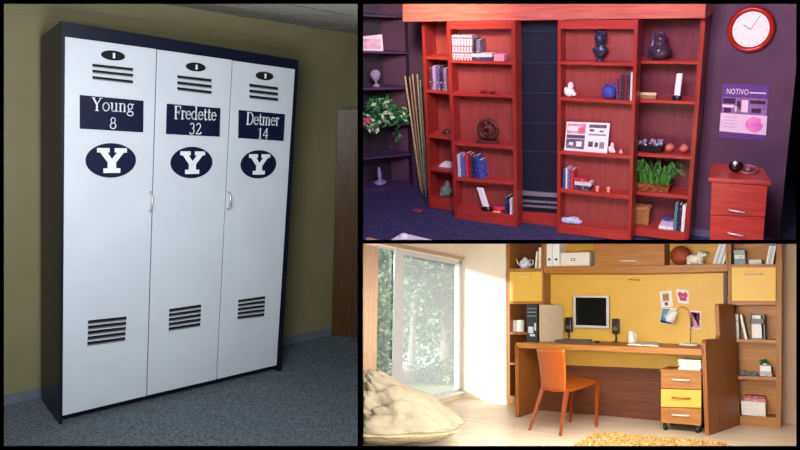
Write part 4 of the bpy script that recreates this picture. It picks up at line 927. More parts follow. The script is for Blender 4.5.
# curtain at the left edge
ct_ = MB(r); n = 26; pa, pb = WIN(376.5, 330, -.12), WIN(361.2, 330, -.12); pa.z = pb.z = 0
front = []; backv = []
for i in range(n + 1):
    f = i / n; p = pa + (pb - pa) * f - wn * .018 * math.sin(f * 22)
    front.append(p)
zl = min(zlim(pa), zlim(pb)) - .02
vs0 = [ct_.bm.verts.new(Vector((p.x, p.y, .02))) for p in front]; vs1 = [ct_.bm.verts.new(Vector((p.x, p.y, zl))) for p in front]
vt0 = [ct_.bm.verts.new(Vector((p.x, p.y, .02)) + wn * .006) for p in front]; vt1 = [ct_.bm.verts.new(Vector((p.x, p.y, zl)) + wn * .006) for p in front]
for i in range(n):
    ct_.face((vs0[i], vs0[i + 1], vs1[i + 1], vs1[i])); ct_.face((vt0[i + 1], vt0[i], vt1[i], vt1[i + 1])); ct_.face((vs1[i], vs1[i + 1], vt1[i + 1], vt1[i])); ct_.face((vs0[i + 1], vs0[i], vt0[i], vt0[i + 1]))
tag(ct_.build('curtain', mat('beige_curtain', 'd0b498', .9, c2='c8ac90'), smooth=True), 'beige curtain hanging at the left side of the study window', 'curtain')

# garden outside
def cam_pt(px, py, d): q = RS.M @ ray(px, py, d); return q
def gpt(px, d):                                                 # ground point in direction px at depth d
    q = cam_pt(px, 300, d); return Vector((q.x, q.y, -.12))
m = MB(r); c_ = gpt(420, 14)
m.poly([WP(-3, -.14, .15), WP(sE + .5, -.14, .15), WP(sE + 3, -.14, 26), WP(-22, -.14, 30)], (0, 0, -.05))
tag(m.build('lawn', mat('pale_lawn', 'c8c8a4', .9, c2='b8c490', scale=1.5)), 'pale sunlit lawn outside the study window', 'lawn', kind='structure')
m = MB(r); a_ = gpt(385, 11.0); b_ = gpt(432, 12.5); dd = (b_ - a_); 
m.hexa([a_, b_, b_ + ZU * .18, a_ + ZU * .18], [p + Vector((-.3, 1.6, 0)) for p in (a_, b_, b_ + ZU * .18, a_ + ZU * .18)])
tag(m.build('garden_bench', mat('weathered_wood', 'cdbfae', .8, c2='bfae9c'), bevel=.01), 'low weathered timber platform on the lawn outside', 'platform')
GL_ = [mat('leaf_pale_green', '94ac84', .8, c2='a8bc94', scale=2), mat('leaf_mid_green', '70906c', .8, c2='82a07c', scale=2), mat('leaf_dark_green', '587464', .8, c2='66846c', scale=2)]
M_BARK = mat('grey_bark', 'a09a92', .9, c2='8c867e')
def tree(name, px, d, cy, rxy, rz, n, mis, lb, size=.22, trunk=.09, grp=None):
    c = gpt(px, d); top = cam_pt(px, cy, d); t = thing(r, name, lb, 'tree' if trunk else 'shrub', c, grp)
    cz = top.z
    if trunk:
        m = MB(r); m.tube([c, c + Vector((.06, 0, (cz - c.z) * .5)), Vector((c.x - .05, c.y, cz)), Vector((c.x + .15, c.y, cz + rz * .6))], trunk, 8, trunk * .5)
        m.tube([Vector((c.x, c.y, cz * .7)), Vector((c.x + .5, c.y, cz + .3)), Vector((c.x + .8, c.y, cz + .9))], trunk * .5, 6, trunk * .2)
        m.tube([Vector((c.x, c.y, cz * .6)), Vector((c.x - .4, c.y, cz + .2)), Vector((c.x - .6, c.y, cz + .8))], trunk * .5, 6, trunk * .2)
        m.build('trunk', M_BARK, t, smooth=True)
    m = MB(r)
    cc_ = [(Vector((c.x, c.y, cz)), 1)] + [(Vector((c.x + random.uniform(-.6, .6) * rxy, c.y + random.uniform(-.4, .4) * rxy, cz + random.uniform(-.6, .6) * rz)), .5) for _ in range(5)]
    for q_, k_ in cc_: leafy(m, q_, int(n * k_ / 2), (rxy * k_, rxy * k_, rz * k_), size, mis)
    m.build('foliage', GL_, t)
random.seed(11)
tree('leafy_tree', 376, 12.5, 272, .9, 1.6, 1500, (0, 0, 1), 'bright pale green tree seen in the left window pane', size=.12)
tree('leafy_tree', 412, 16, 258, 1.3, 1.9, 2300, (1, 1, 0, 2), 'mid green leafy tree behind the right window pane', size=.14, grp='trees outside the window')
tree('leafy_tree', 446, 13, 262, .9, 1.05, 1300, (2, 1, 2), 'dark green tree with a thick grey trunk at the right of the window', size=.12, trunk=.15, grp='trees outside the window')
tree('leafy_tree', 428, 24, 292, 3.6, 3.2, 3600, (1, 2, 1), 'tall distant green tree beyond the garden', size=.24, grp='trees outside the window')
tree('garden_shrub', 449, 12.0, 380, .5, .45, 700, (0, 0, 1), 'bright low shrub at the right edge of the window', size=.09, trunk=0)
tree('garden_shrub', 379, 11.5, 350, .45, .9, 900, (1, 0), 'green shrub low in the left window pane', size=.10, trunk=0)
tree('garden_shrub', 418, 17, 330, 1.3, .6, 1100, (1, 2, 0), 'wide mid green shrub in the middle of the window view', size=.13, trunk=0)

# ------------------------------------------------------------------ bookcases of the desk wall
OM = (M_OAK, M_OAKX, M_OAKSH)
TOPY = 242.3
V1 = unit_thing(r, 'bookcase', 'oak bookcase with a yellow flap at left end of the desk wall', 'bookcase', [(506.2, TOPY), (506.8, 404.5)], [(543.4, TOPY), (543.4, 408)], 0, .36, [(509.6, TOPY), (510, 404.5)], [(541.6, TOPY), (541.6, 408)], OM, 'bookcases of the desk wall', z0=0)
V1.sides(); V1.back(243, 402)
for yl, yr, th in ((268.6, 268.2, 2.6), (301.6, 301.6, 2.4), (331.8, 332.6, 2.6), (362.4, 364.4, 2.4)): V1.shelf(yl, yr, th)
V1.shelf(395.6, 398.4, 9, 'plinth')
m = MB(r); m.slab(-.004, .02, (509.4, 271.6), (541.7, 271.3), (541.7, 301.4), (509.6, 301.5)); fl_ = m.build('flap_door', M_YEL, V1.obj, bevel=.003); fl_['label'] = 'yellow flap door'
def pull(par, px0, px1, py, y, mt=M_CHROME, h=.02):
    a, b = r.on(px0, py, 1, y), r.on(px1, py, 1, y); m = MB(r)
    m.tube([a, a + Vector((.006, -h, 0)), b + Vector((-.006, -h, 0)), b], .006, 8); return m.build('handle', mt, par, smooth=True)
pull(fl_, 518, 531, 276.2, -.004)
V2 = unit_thing(r, 'bookcase', 'oak bookcase with a yellow flap at right end of the desk wall', 'bookcase', [(728.2, TOPY), (727.4, 425.6)], [(782.0, TOPY), (780.8, 428.3)], 0, .30, [(731, TOPY), (731, 426)], [(776.6, TOPY), (776, 428)], OM, 'bookcases of the desk wall', z0=0)
V2.sides(); V2.back(243, 425, wood('golden_oak_back', 'b06e22', 'c48230', 'x', .45))
for yl, yr, th in ((264.3, 264.2, 3), (301.4, 301.6, 3.3), (338.8, 340, 3.2), (375.4, 377.2, 3.4)): V2.shelf(yl, yr, th)
V2.shelf(415.8, 417.6, 10.3, 'plinth')
m = MB(r); m.slab(-.004, .02, (731.4, 267.4), (776, 267.2), (775.8, 301.2), (731.4, 301.0)); fl_ = m.build('flap_door', M_YEL, V2.obj, bevel=.003); fl_['label'] = 'yellow flap door'
pull(fl_, 745, 762, 274.2, -.004)
# bridge unit
bt = thing(r, 'overhead_cabinet', 'long oak overhead cabinet with an open end each side, above the yellow panel', 'cabinet', r.on(640, 273, 1, -.02))
BY = -.02
m = MB(r); m.slab(BY, .36, (543.8, 266.2), (640, 265.6), (727.8, 263.9), (727.8, 271.3), (640, 273.6), (543.8, 273.2)); m.build('bottom_board', M_OAKX, bt, bevel=.003)
m = MB(r); m.slab(BY + .30, .02, (546, TOPY), (727, TOPY), (727, 264), (546, 266)); m.build('back_panel', wood('golden_panel', 'd0982c', 'dca83c', 'x', .4), bt)
for a in (543.8, 594.4, 662.6, 725.6):
    m = MB(r); m.slab(BY + .004, .33, (a, TOPY), (a + 2, TOPY), (a + 2, 264.6 if a > 600 else 266), (a, 264.8 if a > 600 else 266)); m.build('divider', M_OAK, bt)
m = MB(r); m.slab(BY - .004, .02, (594.8, TOPY), (664.4, TOPY), (664.4, 264.9), (594.8, 265.8)); dd_ = m.build('flap_door', M_OAKX, bt, bevel=.003); dd_['label'] = 'oak flap door with a slim pull'
pull(dd_, 620.5, 637.5, 261, BY - .004)
# yellow bed panel
PY = .25
yp = thing(r, 'wall_bed_panel', 'large yellow folded bed panel behind the desk, postcards pinned to it', 'wall bed', r.on(640, 345, 1, PY))
m = MB(r); m.slab(PY, .04, (546, 268), (723.4, 268), (723.6, 348), (546, 346)); m.build('panel', M_YEL, yp, bevel=.003)
m = MB(r); m.slab(PY - .02, .03, (723.4, 268), (727, 268), (727, 350), (723.6, 348)); m.build('gap_strip', mat('painted_dark_gap', '5c2810', .5), yp)  # dark strip painted in place of the dark gap beside the panel
a, b = r.on(629, 279.5, 1, PY), r.on(639.5, 280, 1, PY); m = MB(r); m.tube([a, a + Vector((.004, -.03, 0)), b + Vector((-.004, -.03, 0)), b], .009, 8); m.build('handle', mat('brass_pull', 'c8a050', .3, .9), yp, smooth=True)

# ------------------------------------------------------------------ desk
DF = r.on(515.3, 417.4, 2, 0); DG = r.on(709.4, 435.7, 2, 0)
DY = (DF.y + DG.y) / 2
TH_ = (r.on(518, 342.6, 1, DY).z - r.on(518, 347.6, 1, DY).z)
DF = Vector((r.on(515.3, 417.4, 1, DY).x, DY, 0)); DG = Vector((r.on(709.4, 435.7, 1, DY).x, DY, 0))
dk = thing(r, 'desk', 'long oak desk with tall end panels and a yellow front rail', 'desk', ((DF.x + DG.x) / 2, DY / 2, 0))
zl_, zr_ = r.on(517, 342.8, 1, DY).z, r.on(706, 349.2, 1, DY).z
zD = (zl_ + zr_) / 2
m = MB(r); m.hexa([(DF.x + .01, DY, zl_ - .052), (DG.x - .02, DY, zr_ - .058), (DG.x - .02, DY, zr_), (DF.x + .01, DY, zl_)], [(DF.x + .01, PY - .01, zD - .058), (DG.x - .02, PY - .01, zD - .058), (DG.x - .02, PY - .01, zD), (DF.x + .01, PY - .01, zD)])
m.build('desktop', M_OAKX, dk, bevel=.004)
def on_desk(px, py):                                            # point on the desk top seen at px, py
    p = r.on(px, py, 2, zD)
    for _ in range(3):
        f = (p.y - DY) / (PY - DY); u = (p.x - DF.x) / (DG.x - DF.x); z = (zl_ * (1 - u) + zr_ * u) * (1 - f) + zD * f; p = r.on(px, py, 2, z)
    return p + ZU * .0006
xO = DG.x
eb = r.on(737, 426.2, 2, 0); ske = (eb.x - xO) / (eb.y - DY)
def skx(y, k): return ske * (y - DY) if k else 0
tp = r.onp(719, 303.6, Vector((xO, DY, 0)), Vector((1, -ske, 0)).normalized()); ty, tz = tp.y, tp.z
zfr = r.on(709, 339.6, 1, DY).z
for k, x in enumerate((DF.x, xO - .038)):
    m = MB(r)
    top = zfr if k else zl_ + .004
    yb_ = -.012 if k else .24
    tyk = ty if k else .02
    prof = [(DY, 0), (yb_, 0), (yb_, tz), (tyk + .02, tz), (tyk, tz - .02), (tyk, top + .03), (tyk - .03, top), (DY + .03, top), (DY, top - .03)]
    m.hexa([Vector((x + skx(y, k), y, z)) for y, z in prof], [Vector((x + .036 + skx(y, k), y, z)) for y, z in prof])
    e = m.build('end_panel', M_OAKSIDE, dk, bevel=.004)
m = MB(r); a, b = r.on(533, 352, 1, DY + .03), r.on(705.5, 356.5, 1, DY + .03)
zu = zD - .06; rl, rr_ = r.on(520, 363.0, 1, -.24), r.on(706, 370.4, 1, -.24); m.hexa([(DF.x + .036, -.24, rl.z), (xO - .005, -.24, rr_.z), (xO - .005, -.24, zu), (DF.x + .036, -.24, zu)], [(DF.x + .036, -.22, rl.z), (xO - .005, -.22, rr_.z), (xO - .005, -.22, zu), (DF.x + .036, -.22, zu)]); ap = m.build('front_rail', M_YEL, dk); ap['label'] = 'yellow front rail'
m = MB(r); my = r.on(600, 415.5, 2, 0).y
my = min(my, -.02)
m.box(DF.x + .036, xO - .038, my, my + .02, 0.002, zD - .06); m.build('modesty_panel', M_OAKSH, dk)

# ------------------------------------------------------------------ pedestal
pf = r.on(682, 431, 2, 0); PYf = (r.on(664, 430, 2, 0).y + r.on(700, 434, 2, 0).y) / 2
pd = thing(r, 'drawer_pedestal', 'oak pedestal on castors with a yellow middle drawer, under the desk', 'pedestal', (pf.x, PYf + .2, 0))
q = [(661, 371), (701.6, 373), (701.2, 428.6), (660.8, 425.2)]
A = [r.on(a, b, 1, PYf) for a, b in q]; pz0 = .075
m = MB(r); m.hexa([A[0], A[1], Vector((A[2].x, PYf, pz0)), Vector((A[3].x, PYf, pz0))], [p + Vector((0, .42, 0)) for p in (A[0], A[1], Vector((A[2].x, PYf, pz0)), Vector((A[3].x, PYf, pz0)))]); m.build('body', M_OAKSH, pd)
m = MB(r); m.hexa([A[0] + Vector((-.004, -.02, -.004)), A[1] + Vector((.004, -.02, -.004)), A[1] + Vector((.004, -.02, .018)), A[0] + Vector((-.004, -.02, .018))], [p + Vector((0, .45, 0)) for p in (A[0] + Vector((-.004, -.02, -.004)), A[1] + Vector((.004, -.02, -.004)), A[1] + Vector((.004, -.02, .018)), A[0] + Vector((-.004, -.02, .018)))]); m.build('top', M_OAKX, pd, bevel=.003)
for (yl, yr, zl2, zr2, mt_, lb) in ((371.6, 373.6, 388.2, 389.6, M_OAKX, None), (389.0, 390.2, 406.8, 407.8, M_YEL, 'yellow drawer front'), (407.6, 408.6, 422.6, 425.6, M_OAKX, None)):
    m = MB(r); m.slab(PYf - .016, .018, (661, yl), (701.4, yr), (701.2, zr2), (660.9, zl2)); dw = m.build('drawer', mt_, pd, bevel=.003)
    if lb: dw['label'] = lb
    LOC[dw.name] = LOC[pd.name]
    yy = (yl + zl2) / 2; a, b = r.on(672, yy - .6, 1, PYf - .016), r.on(690, yy + .4, 1, PYf - .016)
    m = MB(r); m.tube([a, a + Vector((.005, -.024, 0)), b + Vector((-.005, -.024, 0)), b], .0085, 8); m.build('handle', M_CHROME if not lb else mat('brass_pull', 'c8a050', .3, .9), dw, smooth=True)
for sx_ in (.04, .36):
    for sy_ in (.03, .36):
        c = Vector((A[3].x + sx_ * (A[2].x - A[3].x) / .40, PYf + sy_, .033)); m = MB(r)
        m.lathe(c + Vector((-.014, 0, 0)), [(.03, 0), (.033, .004), (.033, .024), (.03, .028)], 16, 'x'); m.mi = 1; m.box(c.x - .018, c.x + .018, c.y - .012, c.y + .012, .05, pz0 + .002)
        m.build('caster', [M_BLKPL, mat('grey_caster', 'b0aaa0', .4)], pd)
# papers on the pedestal
zP = (A[0].z + A[1].z) / 2 + .019
m = MB(r); a, b = r.on(679, 369.5, 2, zP), r.on(701.6, 370.5, 2, zP)
hh = r.on(690, 359.6, 1, a.y).z - zP
for k in range(7):
    o = .004 * ((k * 37) % 5 - 2); m.box(a.x + o, b.x + o, a.y + o, a.y + .24 + o, zP + .001 + hh * k / 7, zP + hh * (k + .86) / 7)
tag(m.build('paper_stack', M_PAPER), 'thick stack of white paper on top of the drawer pedestal', 'papers')

# ------------------------------------------------------------------ chair
feet = [r.on(529.5, 430, 2, 0), r.on(560.3, 436, 2, 0), r.on(596.4, 427, 2, 0), r.on(570, 422.3, 2, 0)]   # rear-left, rear-right, front-right, front-left
zs = .40
seat = [r.on(542.5, 385.5, 2, zs), r.on(566.5, 391, 2, zs), r.on(598.8, 380.6, 2, zs), r.on(573, 375.8, 2, zs)]
ch = thing(r, 'dining_chair', 'orange plastic chair with slim legs facing the oak desk', 'chair', sum(feet, Vector()) / 4)
bdir = ((seat[0] + seat[1]) / 2 - (seat[2] + seat[3]) / 2); bdir.z = 0; bdir.normalize()
bp0 = seat[0] + bdir * .10; 
bn = bdir
T0 = r.onp(536.2, 348.6, seat[0] + bdir * .09, bn); T1 = r.onp(564.4, 349.8, seat[1] + bdir * .09, bn)
def lr(a, b, f): return a * (1 - f) + b * f
m = MB(r); nu, nv = 10, 12; G = []; Gb = []
B0 = r.onp(541.4, 388.6, seat[0], bn); B1 = r.onp(565.4, 391.6, seat[1], bn)
for j in range(nv + 1):
    v = j / nv; rowA, rowB = [], []
    for i in range(nu + 1):
        u = i / nu; p = lr(lr(B0, B1, u), lr(T0, T1, u), v) + bn * (-.02 * math.sin(v * math.pi) + .035 * math.sin(u * math.pi) * (.4 + .6 * v))
        if j == 0: p = p + ZU * (-.012 * math.sin(u * math.pi))
        rowA.append(m.bm.verts.new(p)); rowB.append(m.bm.verts.new(p - bn * .016))
    G.append(rowA); Gb.append(rowB)
def shell(m, G, Gb):
    J, I = len(G) - 1, len(G[0]) - 1
    for j in range(J):
        for i in range(I):
            m.face((G[j][i], G[j][i + 1], G[j + 1][i + 1], G[j + 1][i])); m.face((Gb[j][i], Gb[j + 1][i], Gb[j + 1][i + 1], Gb[j][i + 1]))
    for i in range(I): m.face((G[0][i], Gb[0][i], Gb[0][i + 1], G[0][i + 1])); m.face((G[J][i + 1], Gb[J][i + 1], Gb[J][i], G[J][i]))
    for j in range(J): m.face((G[j + 1][0], Gb[j + 1][0], Gb[j][0], G[j][0])); m.face((G[j][I], Gb[j][I], Gb[j + 1][I], G[j + 1][I]))
shell(m, G, Gb); m.build('backrest', M_ORANGE, ch, smooth=True)
m = MB(r); G, Gb = [], []
for j in range(9):
    v = j / 8; ra, rb_ = [], []
    for i in range(9):
        u = i / 8; p = lr(lr(seat[0], seat[1], u), lr(seat[3], seat[2], u), v) + ZU * (-.012 * math.sin(u * math.pi) * math.sin(v * math.pi) + (.012 if v == 0 else 0))
        ra.append(m.bm.verts.new(p)); rb_.append(m.bm.verts.new(p - ZU * .022))
    G.append(ra); Gb.append(rb_)
shell(m, G, Gb); m.build('seat', M_ORANGE, ch, smooth=False)
sc_ = sum(seat, Vector()) / 4
for k, (f_, s_) in enumerate(zip(feet, seat)):
    t_ = lr(s_, sc_, .06) - ZU * .012
    if k < 2: t_ = t_ + ZU * .02
    m = MB(r); ax = (lr(seat[0], seat[1], 1) - seat[0]).normalized() ; ay = bn
    def sq(c, w_): return [c - ax * w_ - ay * w_, c + ax * w_ - ay * w_, c + ax * w_ + ay * w_, c - ax * w_ + ay * w_]
    f2 = Vector((f_.x, f_.y, 0)); m.hexa(sq(f2, .019), sq(t_, .034)); m.build('leg', M_ORDK, ch, bevel=.003)

# ------------------------------------------------------------------ on the desk
def on_desk_y(px, y):                                           # desk top point in column px at depth y
    f = (y - DY) / (PY - DY); x = (DF.x + DG.x) / 2
    for _ in range(4):
        u = (x - DF.x) / (DG.x - DF.x); z = (zl_ * (1 - u) + zr_ * u) * (1 - f) + zD * f
        py = r.pr((x, y, z))[1]; x = r.on(px, py, 1, y).x
    return Vector((x, y, z + .0008))
# computer tower
ta = on_desk(527.2, 341.2); tb = on_desk(538.2, 342.0)
tdir = Vector((.30, 1, 0)).normalized(); tx_ = Vector((tb.x - ta.x, tb.y - ta.y, 0)); 
tb2 = r.onp(560, 341.5, tb, Vector((tdir.y, -tdir.x, 0)))
dl = .46; zt = r.on(533, 304.6, 1, ta.y).z
tw = thing(r, 'computer_tower', 'computer tower with black front and silver side on the desk left end', 'computer', (ta + tb) / 2)
z0 = max(ta.z, tb.z) 
def bx4(m, a, b, d0, d1, z0_, z1_, sh=0):
    A_ = [Vector((a.x, a.y, z0_)), Vector((b.x, b.y, z0_)), Vector((b.x, b.y, z1_)), Vector((a.x, a.y, z1_))]
    m.hexa([p + tdir * d0 for p in A_], [p + tdir * d1 for p in A_])
m = MB(r); bx4(m, ta, tb, .03, dl, z0, zt); m.build('case', mat('champagne_metal', 'd8ccb4', .4, .1, c2='d0c4a8'), tw, bevel=.004)
m = MB(r); bx4(m, ta, tb, -.005, .03, z0, zt); bz = m.build('front_bezel', M_BLKPL, tw, bevel=.008)
LOC[bz.name] = LOC[tw.name]
H_ = zt - z0; ux = (tb - ta); ux.z = 0
for v0, v1, u0, u1, mi in ((.88, .90, .1, .9, 0), (.78, .805, .1, .9, 0), (.68, .70, .1, .9, 0), (.22, .40, .15, .6, 1), (.14, .2, .3, .75, 1), (.30, .5, .7, .85, 1)):
    m = MB(r); bx4(m, ta + ux * u0, ta + ux * u1, -.009, 0, z0 + H_ * v0, z0 + H_ * v1)
    m.build('port_cover' if mi else 'drive_slot', mat('silver_trim', 'd8dce4', .3, .4) if mi else mat('grey_trim', '8c929a', .3), bz)
# monitor
MYp = PY - .09
mo = thing(r, 'monitor', 'flat square monitor with silver bezel and black screen before the yellow panel', 'monitor', r.on(592, 336.5, 1, MYp))
m = MB(r); m.slab(MYp, .035, (573.2, 295.4), (608.6, 295.8), (608.9, 328.6), (573.4, 327.4)); m.build('bezel', mat('silver_bezel', 'd4d4d8', .35), mo, bevel=.006)
m = MB(r); m.slab(MYp - .003, .006, (575.6, 297.4), (606.2, 297.8), (606.4, 326), (575.8, 325)); m.build('screen', mat('black_screen', '0a0f0c', .15), mo)
b0 = r.on(592, 327, 1, MYp + .02); zdm = on_desk(592, 337).z
m = MB(r); m.box(b0.x - .03, b0.x + .03, MYp + .034, PY, b0.z + .10, b0.z + .17); m.box(b0.x - .06, b0.x + .06, PY - .012, PY, b0.z + .07, b0.z + .20); m.build('wall_bracket', M_SILVER, mo, bevel=.003)
for (xa, xb, yt, yb, fy, lb) in ((564.8, 571.2, 317.2, 332.4, 337.4, 'black desktop speaker left of the monitor'), (611.6, 618.6, 318.6, 334.0, 339.4, 'black desktop speaker right of the monitor')):
    f_ = on_desk_y((xa + xb) / 2 + .4, .13); sp = thing(r, 'speaker', lb, 'speaker', f_, 'desktop speakers')
    a, b = r.on(xa, yt, 1, f_.y - .02), r.on(xb, yb, 1, f_.y - .02)
    m = MB(r); m.box(a.x, b.x, f_.y - .02, f_.y + .05, b.z, a.z); m.build('cabinet', M_BLKPL, sp, bevel=.012)
    m = MB(r); cx_ = (a.x + b.x) / 2
    m.lathe(Vector((cx_, f_.y - .021, a.z * .35 + b.z * .65)), [((b.x - a.x) * .34, 0), ((b.x - a.x) * .30, -.004), ((b.x - a.x) * .1, -.001)], 16, 'y'); m.build('cone', mat('grey_cone', '5c5c60', .4), sp)
    m = MB(r); m.tube([Vector((cx_, f_.y + .01, b.z + .01)), Vector((cx_, f_.y + .015, (b.z + f_.z) / 2)), Vector((cx_, f_.y, f_.z + .006))], .010, 8); m.lathe(f_, [(.038, 0), (.038, .005), (.012, .012)], 16); m.build('stand', M_BLKPL, sp)
# keyboard, mouse
a, b, c, d_ = on_desk(555, 342.4), on_desk(591, 343.4), on_desk(592, 340.4), on_desk(558, 339.2)
kb = thing(r, 'keyboard', 'dark keyboard lying on the desk in front of the monitor', 'keyboard', (a + c) / 2)
z_ = max(p.z for p in (a, b, c, d_)); A_ = [Vector((p.x, p.y, z_)) for p in (a, b, c, d_)]
m = MB(r); m.hexa(A_, [p + ZU * .016 for p in A_]); m.build('case', mat('dark_brown_plastic', '3a2420', .4), kb)
m = MB(r)
for i in range(14):
    for j in range(4):
        p = lr(lr(A_[0], A_[1], (i + .5) / 14), lr(A_[3], A_[2], (i + .5) / 14), (j + .5) / 4) + ZU * .016; m.box(p.x - .011, p.x + .011, p.y - .02, p.y + .02, p.z - .001, p.z + .006)
m.build('keys', mat('grey_key', '6c5450', .5), kb)
c = on_desk(597.5, 343.0); m = MB(r); m.ball(c + Vector((0, 0, .006)), .028, .045, .02)
for v in m.bm.verts: v.co.z = max(v.co.z, c.z)
tag(m.build('computer_mouse', mat('dark_brown_plastic', '3a2420', .4), smooth=True), 'small dark mouse right of the keyboard', 'mouse')
# mug
c = on_desk_y(631.5, -.12); h = r.on(631.5, 330.8, 1, c.y).z - c.z; rw = (r.on(635, 335, 1, c.y).x - r.on(628.2, 335, 1, c.y).x) / 2
mg = thing(r, 'mug', 'white mug on the desk right of the speakers', 'mug', c)
m = MB(r); m.lathe(c, [(rw * .85, 0), (rw, .01), (rw, h), (rw * .88, h), (rw * .85, h * .15), (.01, h * .12)], 20); m.build('body', mat('white_glaze', 'f2efe8', .25), mg, smooth=True)
m = MB(r); m.tube([c + Vector((rw * .95 + rw * .55 * math.sin(a), -.0, h * .5 - h * .3 * math.cos(a))) for a in [math.pi * i / 8 for i in range(9)]], .007, 8); m.build('handle', mat('white_glaze', 'f2efe8', .25), mg, smooth=True)
# open book and papers
def sheet(pts, th, name, lb, cat, mt=M_PAPER, z=None):
    P_ = [on_desk(*p) for p in pts]; z_ = max(p.z for p in P_) if z is None else z
    m = MB(r); P_ = [Vector((p.x, p.y, z_)) for p in P_]; m.hexa(P_, [p + ZU * th for p in P_]); return tag(m.build(name, mt), lb, cat), z_ + th
a, b, c, d_ = on_desk(627, 345.2), on_desk(659, 346.8), on_desk(660, 342.6), on_desk(633, 341.2)
z_ = max(p.z for p in (a, b, c, d_)); A_ = [Vector((p.x, p.y, z_)) for p in (a, b, c, d_)]
m = MB(r); G, Gb = [], []
for j in range(3):
    ra, rb_ = [], []
    for i in range(17):
        u = i / 16; p = lr(lr(A_[0], A_[1], u), lr(A_[3], A_[2], u), j / 2); hgt = .004 + .012 * abs(math.sin(2 * math.pi * u)) ** .7
        ra.append(m.bm.verts.new(p + ZU * hgt)); rb_.append(m.bm.verts.new(p))
    G.append(ra); Gb.append(rb_)
shell(m, G, Gb); tag(m.build('open_book', mat('printed_page', 'f4f2ec', .7, c2='d8d4d0', scale=30)), 'open white book lying on the desk beside the mug', 'book')
sheet([(679, 345.2), (697, 346.0), (697.5, 342.8), (681, 342.2)], .014, 'notepad', 'white notepad on the desk near the right end panel', 'notepad')
# postcards
def card(pxs, name, lb, parts):
    P_ = [r.on(a, b, 1, PY - .003) for a, b in pxs]
    t = thing(r, name, lb, 'card', (P_[2] + P_[3]) / 2, 'cards pinned to the yellow panel')
    m = MB(r); m.hexa([p + Vector((0, -.004, 0)) for p in P_], [p + Vector((0, .0025, 0)) for p in P_]); m.build('paper', M_PAPER, t)
    def q_(u, v): return (P_[0] * (1 - u) + P_[1] * u) * (1 - v) + (P_[3] * (1 - u) + P_[2] * u) * v + Vector((0, -.0055, 0))
    m = MB(r); mats = []
    for mt_, poly in parts:
        if mt_ not in mats: mats.append(mt_)
        m.mi = mats.index(mt_); m.poly([q_(u, v) for u, v in poly], (0, .0012, 0))
    m.build('print', mats, t)
R4 = lambda a, b, c, d: [(a, c), (b, c), (b, d), (a, d)]
def ell(cx, cy, rx, ry, n=14): return [(cx + rx * math.cos(2 * math.pi * i / n), cy + ry * math.sin(2 * math.pi * i / n)) for i in range(n)]
M_PK = mat('ink_magenta', 'd02878', .5, c2='b81c64'); M_TAN = mat('ink_tan', 'b08850', .5, c2='8c6838', scale=20); M_PUR = mat('ink_purple', '5c2858', .5)
M_TEAL = mat('ink_teal', '2c88a8', .5, c2='3c98b4'); M_PPK = mat('ink_pale_pink', 'f0a8c8', .5); M_DTEAL = mat('ink_dark_teal', '205058', .5)
card([(659.6, 291.8), (671.6, 290.4), (673.0, 306.6), (661.2, 307.6)], 'postcard', 'white-bordered postcard with a tan picture, top left on yellow panel', [(M_TAN, R4(.22, .74, .16, .62)), (M_PUR, R4(.34, .6, .70, .9))])
card([(676.2, 289.2), (688.6, 290.0), (688.8, 304.2), (678, 302.6)], 'postcard', 'white card with a magenta butterfly pinned on the yellow panel',
     [(M_PK, ell(.28, .38, .2, .22)), (M_PK, ell(.72, .38, .2, .22)), (M_PK, ell(.33, .68, .15, .16)), (M_PK, ell(.67, .68, .15, .16)), (M_PUR, R4(.46, .54, .25, .82))])
card([(662.2, 307.8), (678, 308.6), (673, 325.6), (659.4, 322.6)], 'postcard', 'teal and white photo card tilted beside the lamp shade', [(M_TEAL, [(.04, .04), (.55, .04), (.3, .5), (.5, .95), (.04, .95)]), (M_DTEAL, [(.04, .78), (.5, .84), (.96, .80), (.96, .96), (.04, .96)])])
card([(689.6, 310.6), (701.2, 311.4), (701.0, 329.2), (689.2, 328.2)], 'postcard', 'pink card with a crimson figure, nearest the right end panel', [(M_PPK, R4(.06, .94, .05, .95)), (M_PK, R4(.12, .88, .08, .9)), (M_PPK, ell(.5, .28, .22, .14)), (mat('ink_crimson', '8c0c50', .5), ell(.5, .62, .26, .24))])
# desk lamp
lb_ = on_desk_y(690.5, .10); dl_ = thing(r, 'desk_lamp', 'slender desk lamp with arched arm and white cone shade', 'lamp', lb_)
ly = lb_.y
m = MB(r); m.lathe(lb_, [(.05, 0), (.05, .008), (.015, .018)], 20); m.build('base', M_SILVER, dl_)
pts = [Vector((lb_.x, ly, lb_.z + .01))] + [r.on(a, b, 1, ly) for a, b in ((690.4, 330), (690, 318), (688.6, 311), (685.4, 307.6), (681.4, 306.9), (678.2, 308.8), (676.2, 311.6))]
m = MB(r); m.tube(pts, .006, 8); m.build('arm', mat('tan_metal', 'b89058', .4, .5), dl_, smooth=True)
s0 = r.on(676.4, 311.2, 1, ly); s1_ = r.on(668.6, 320.0, 1, ly); ax_ = (s1_ - s0)
m = MB(r); hL = ax_.length; qn = ax_.normalized(); u_ = qn.orthogonal().normalized(); v_ = qn.cross(u_); rings = []
for rad, hx in ((.022, 0), (.03, .015), (.066, hL), (.062, hL), (.02, .02)):
    rings.append([m.bm.verts.new(s0 + qn * hx + (u_ * math.cos(2 * math.pi * i / 20) + v_ * math.sin(2 * math.pi * i / 20)) * rad) for i in range(20)])
for k in range(4):
    for i in range(20): m.face((rings[k][i], rings[k][(i + 1) % 20], rings[k + 1][(i + 1) % 20], rings[k + 1][i]))
m.face(rings[0][::-1]); m.build('lamp_shade', mat('white_lamp_enamel', 'f4f2f0', .35), dl_, smooth=True)

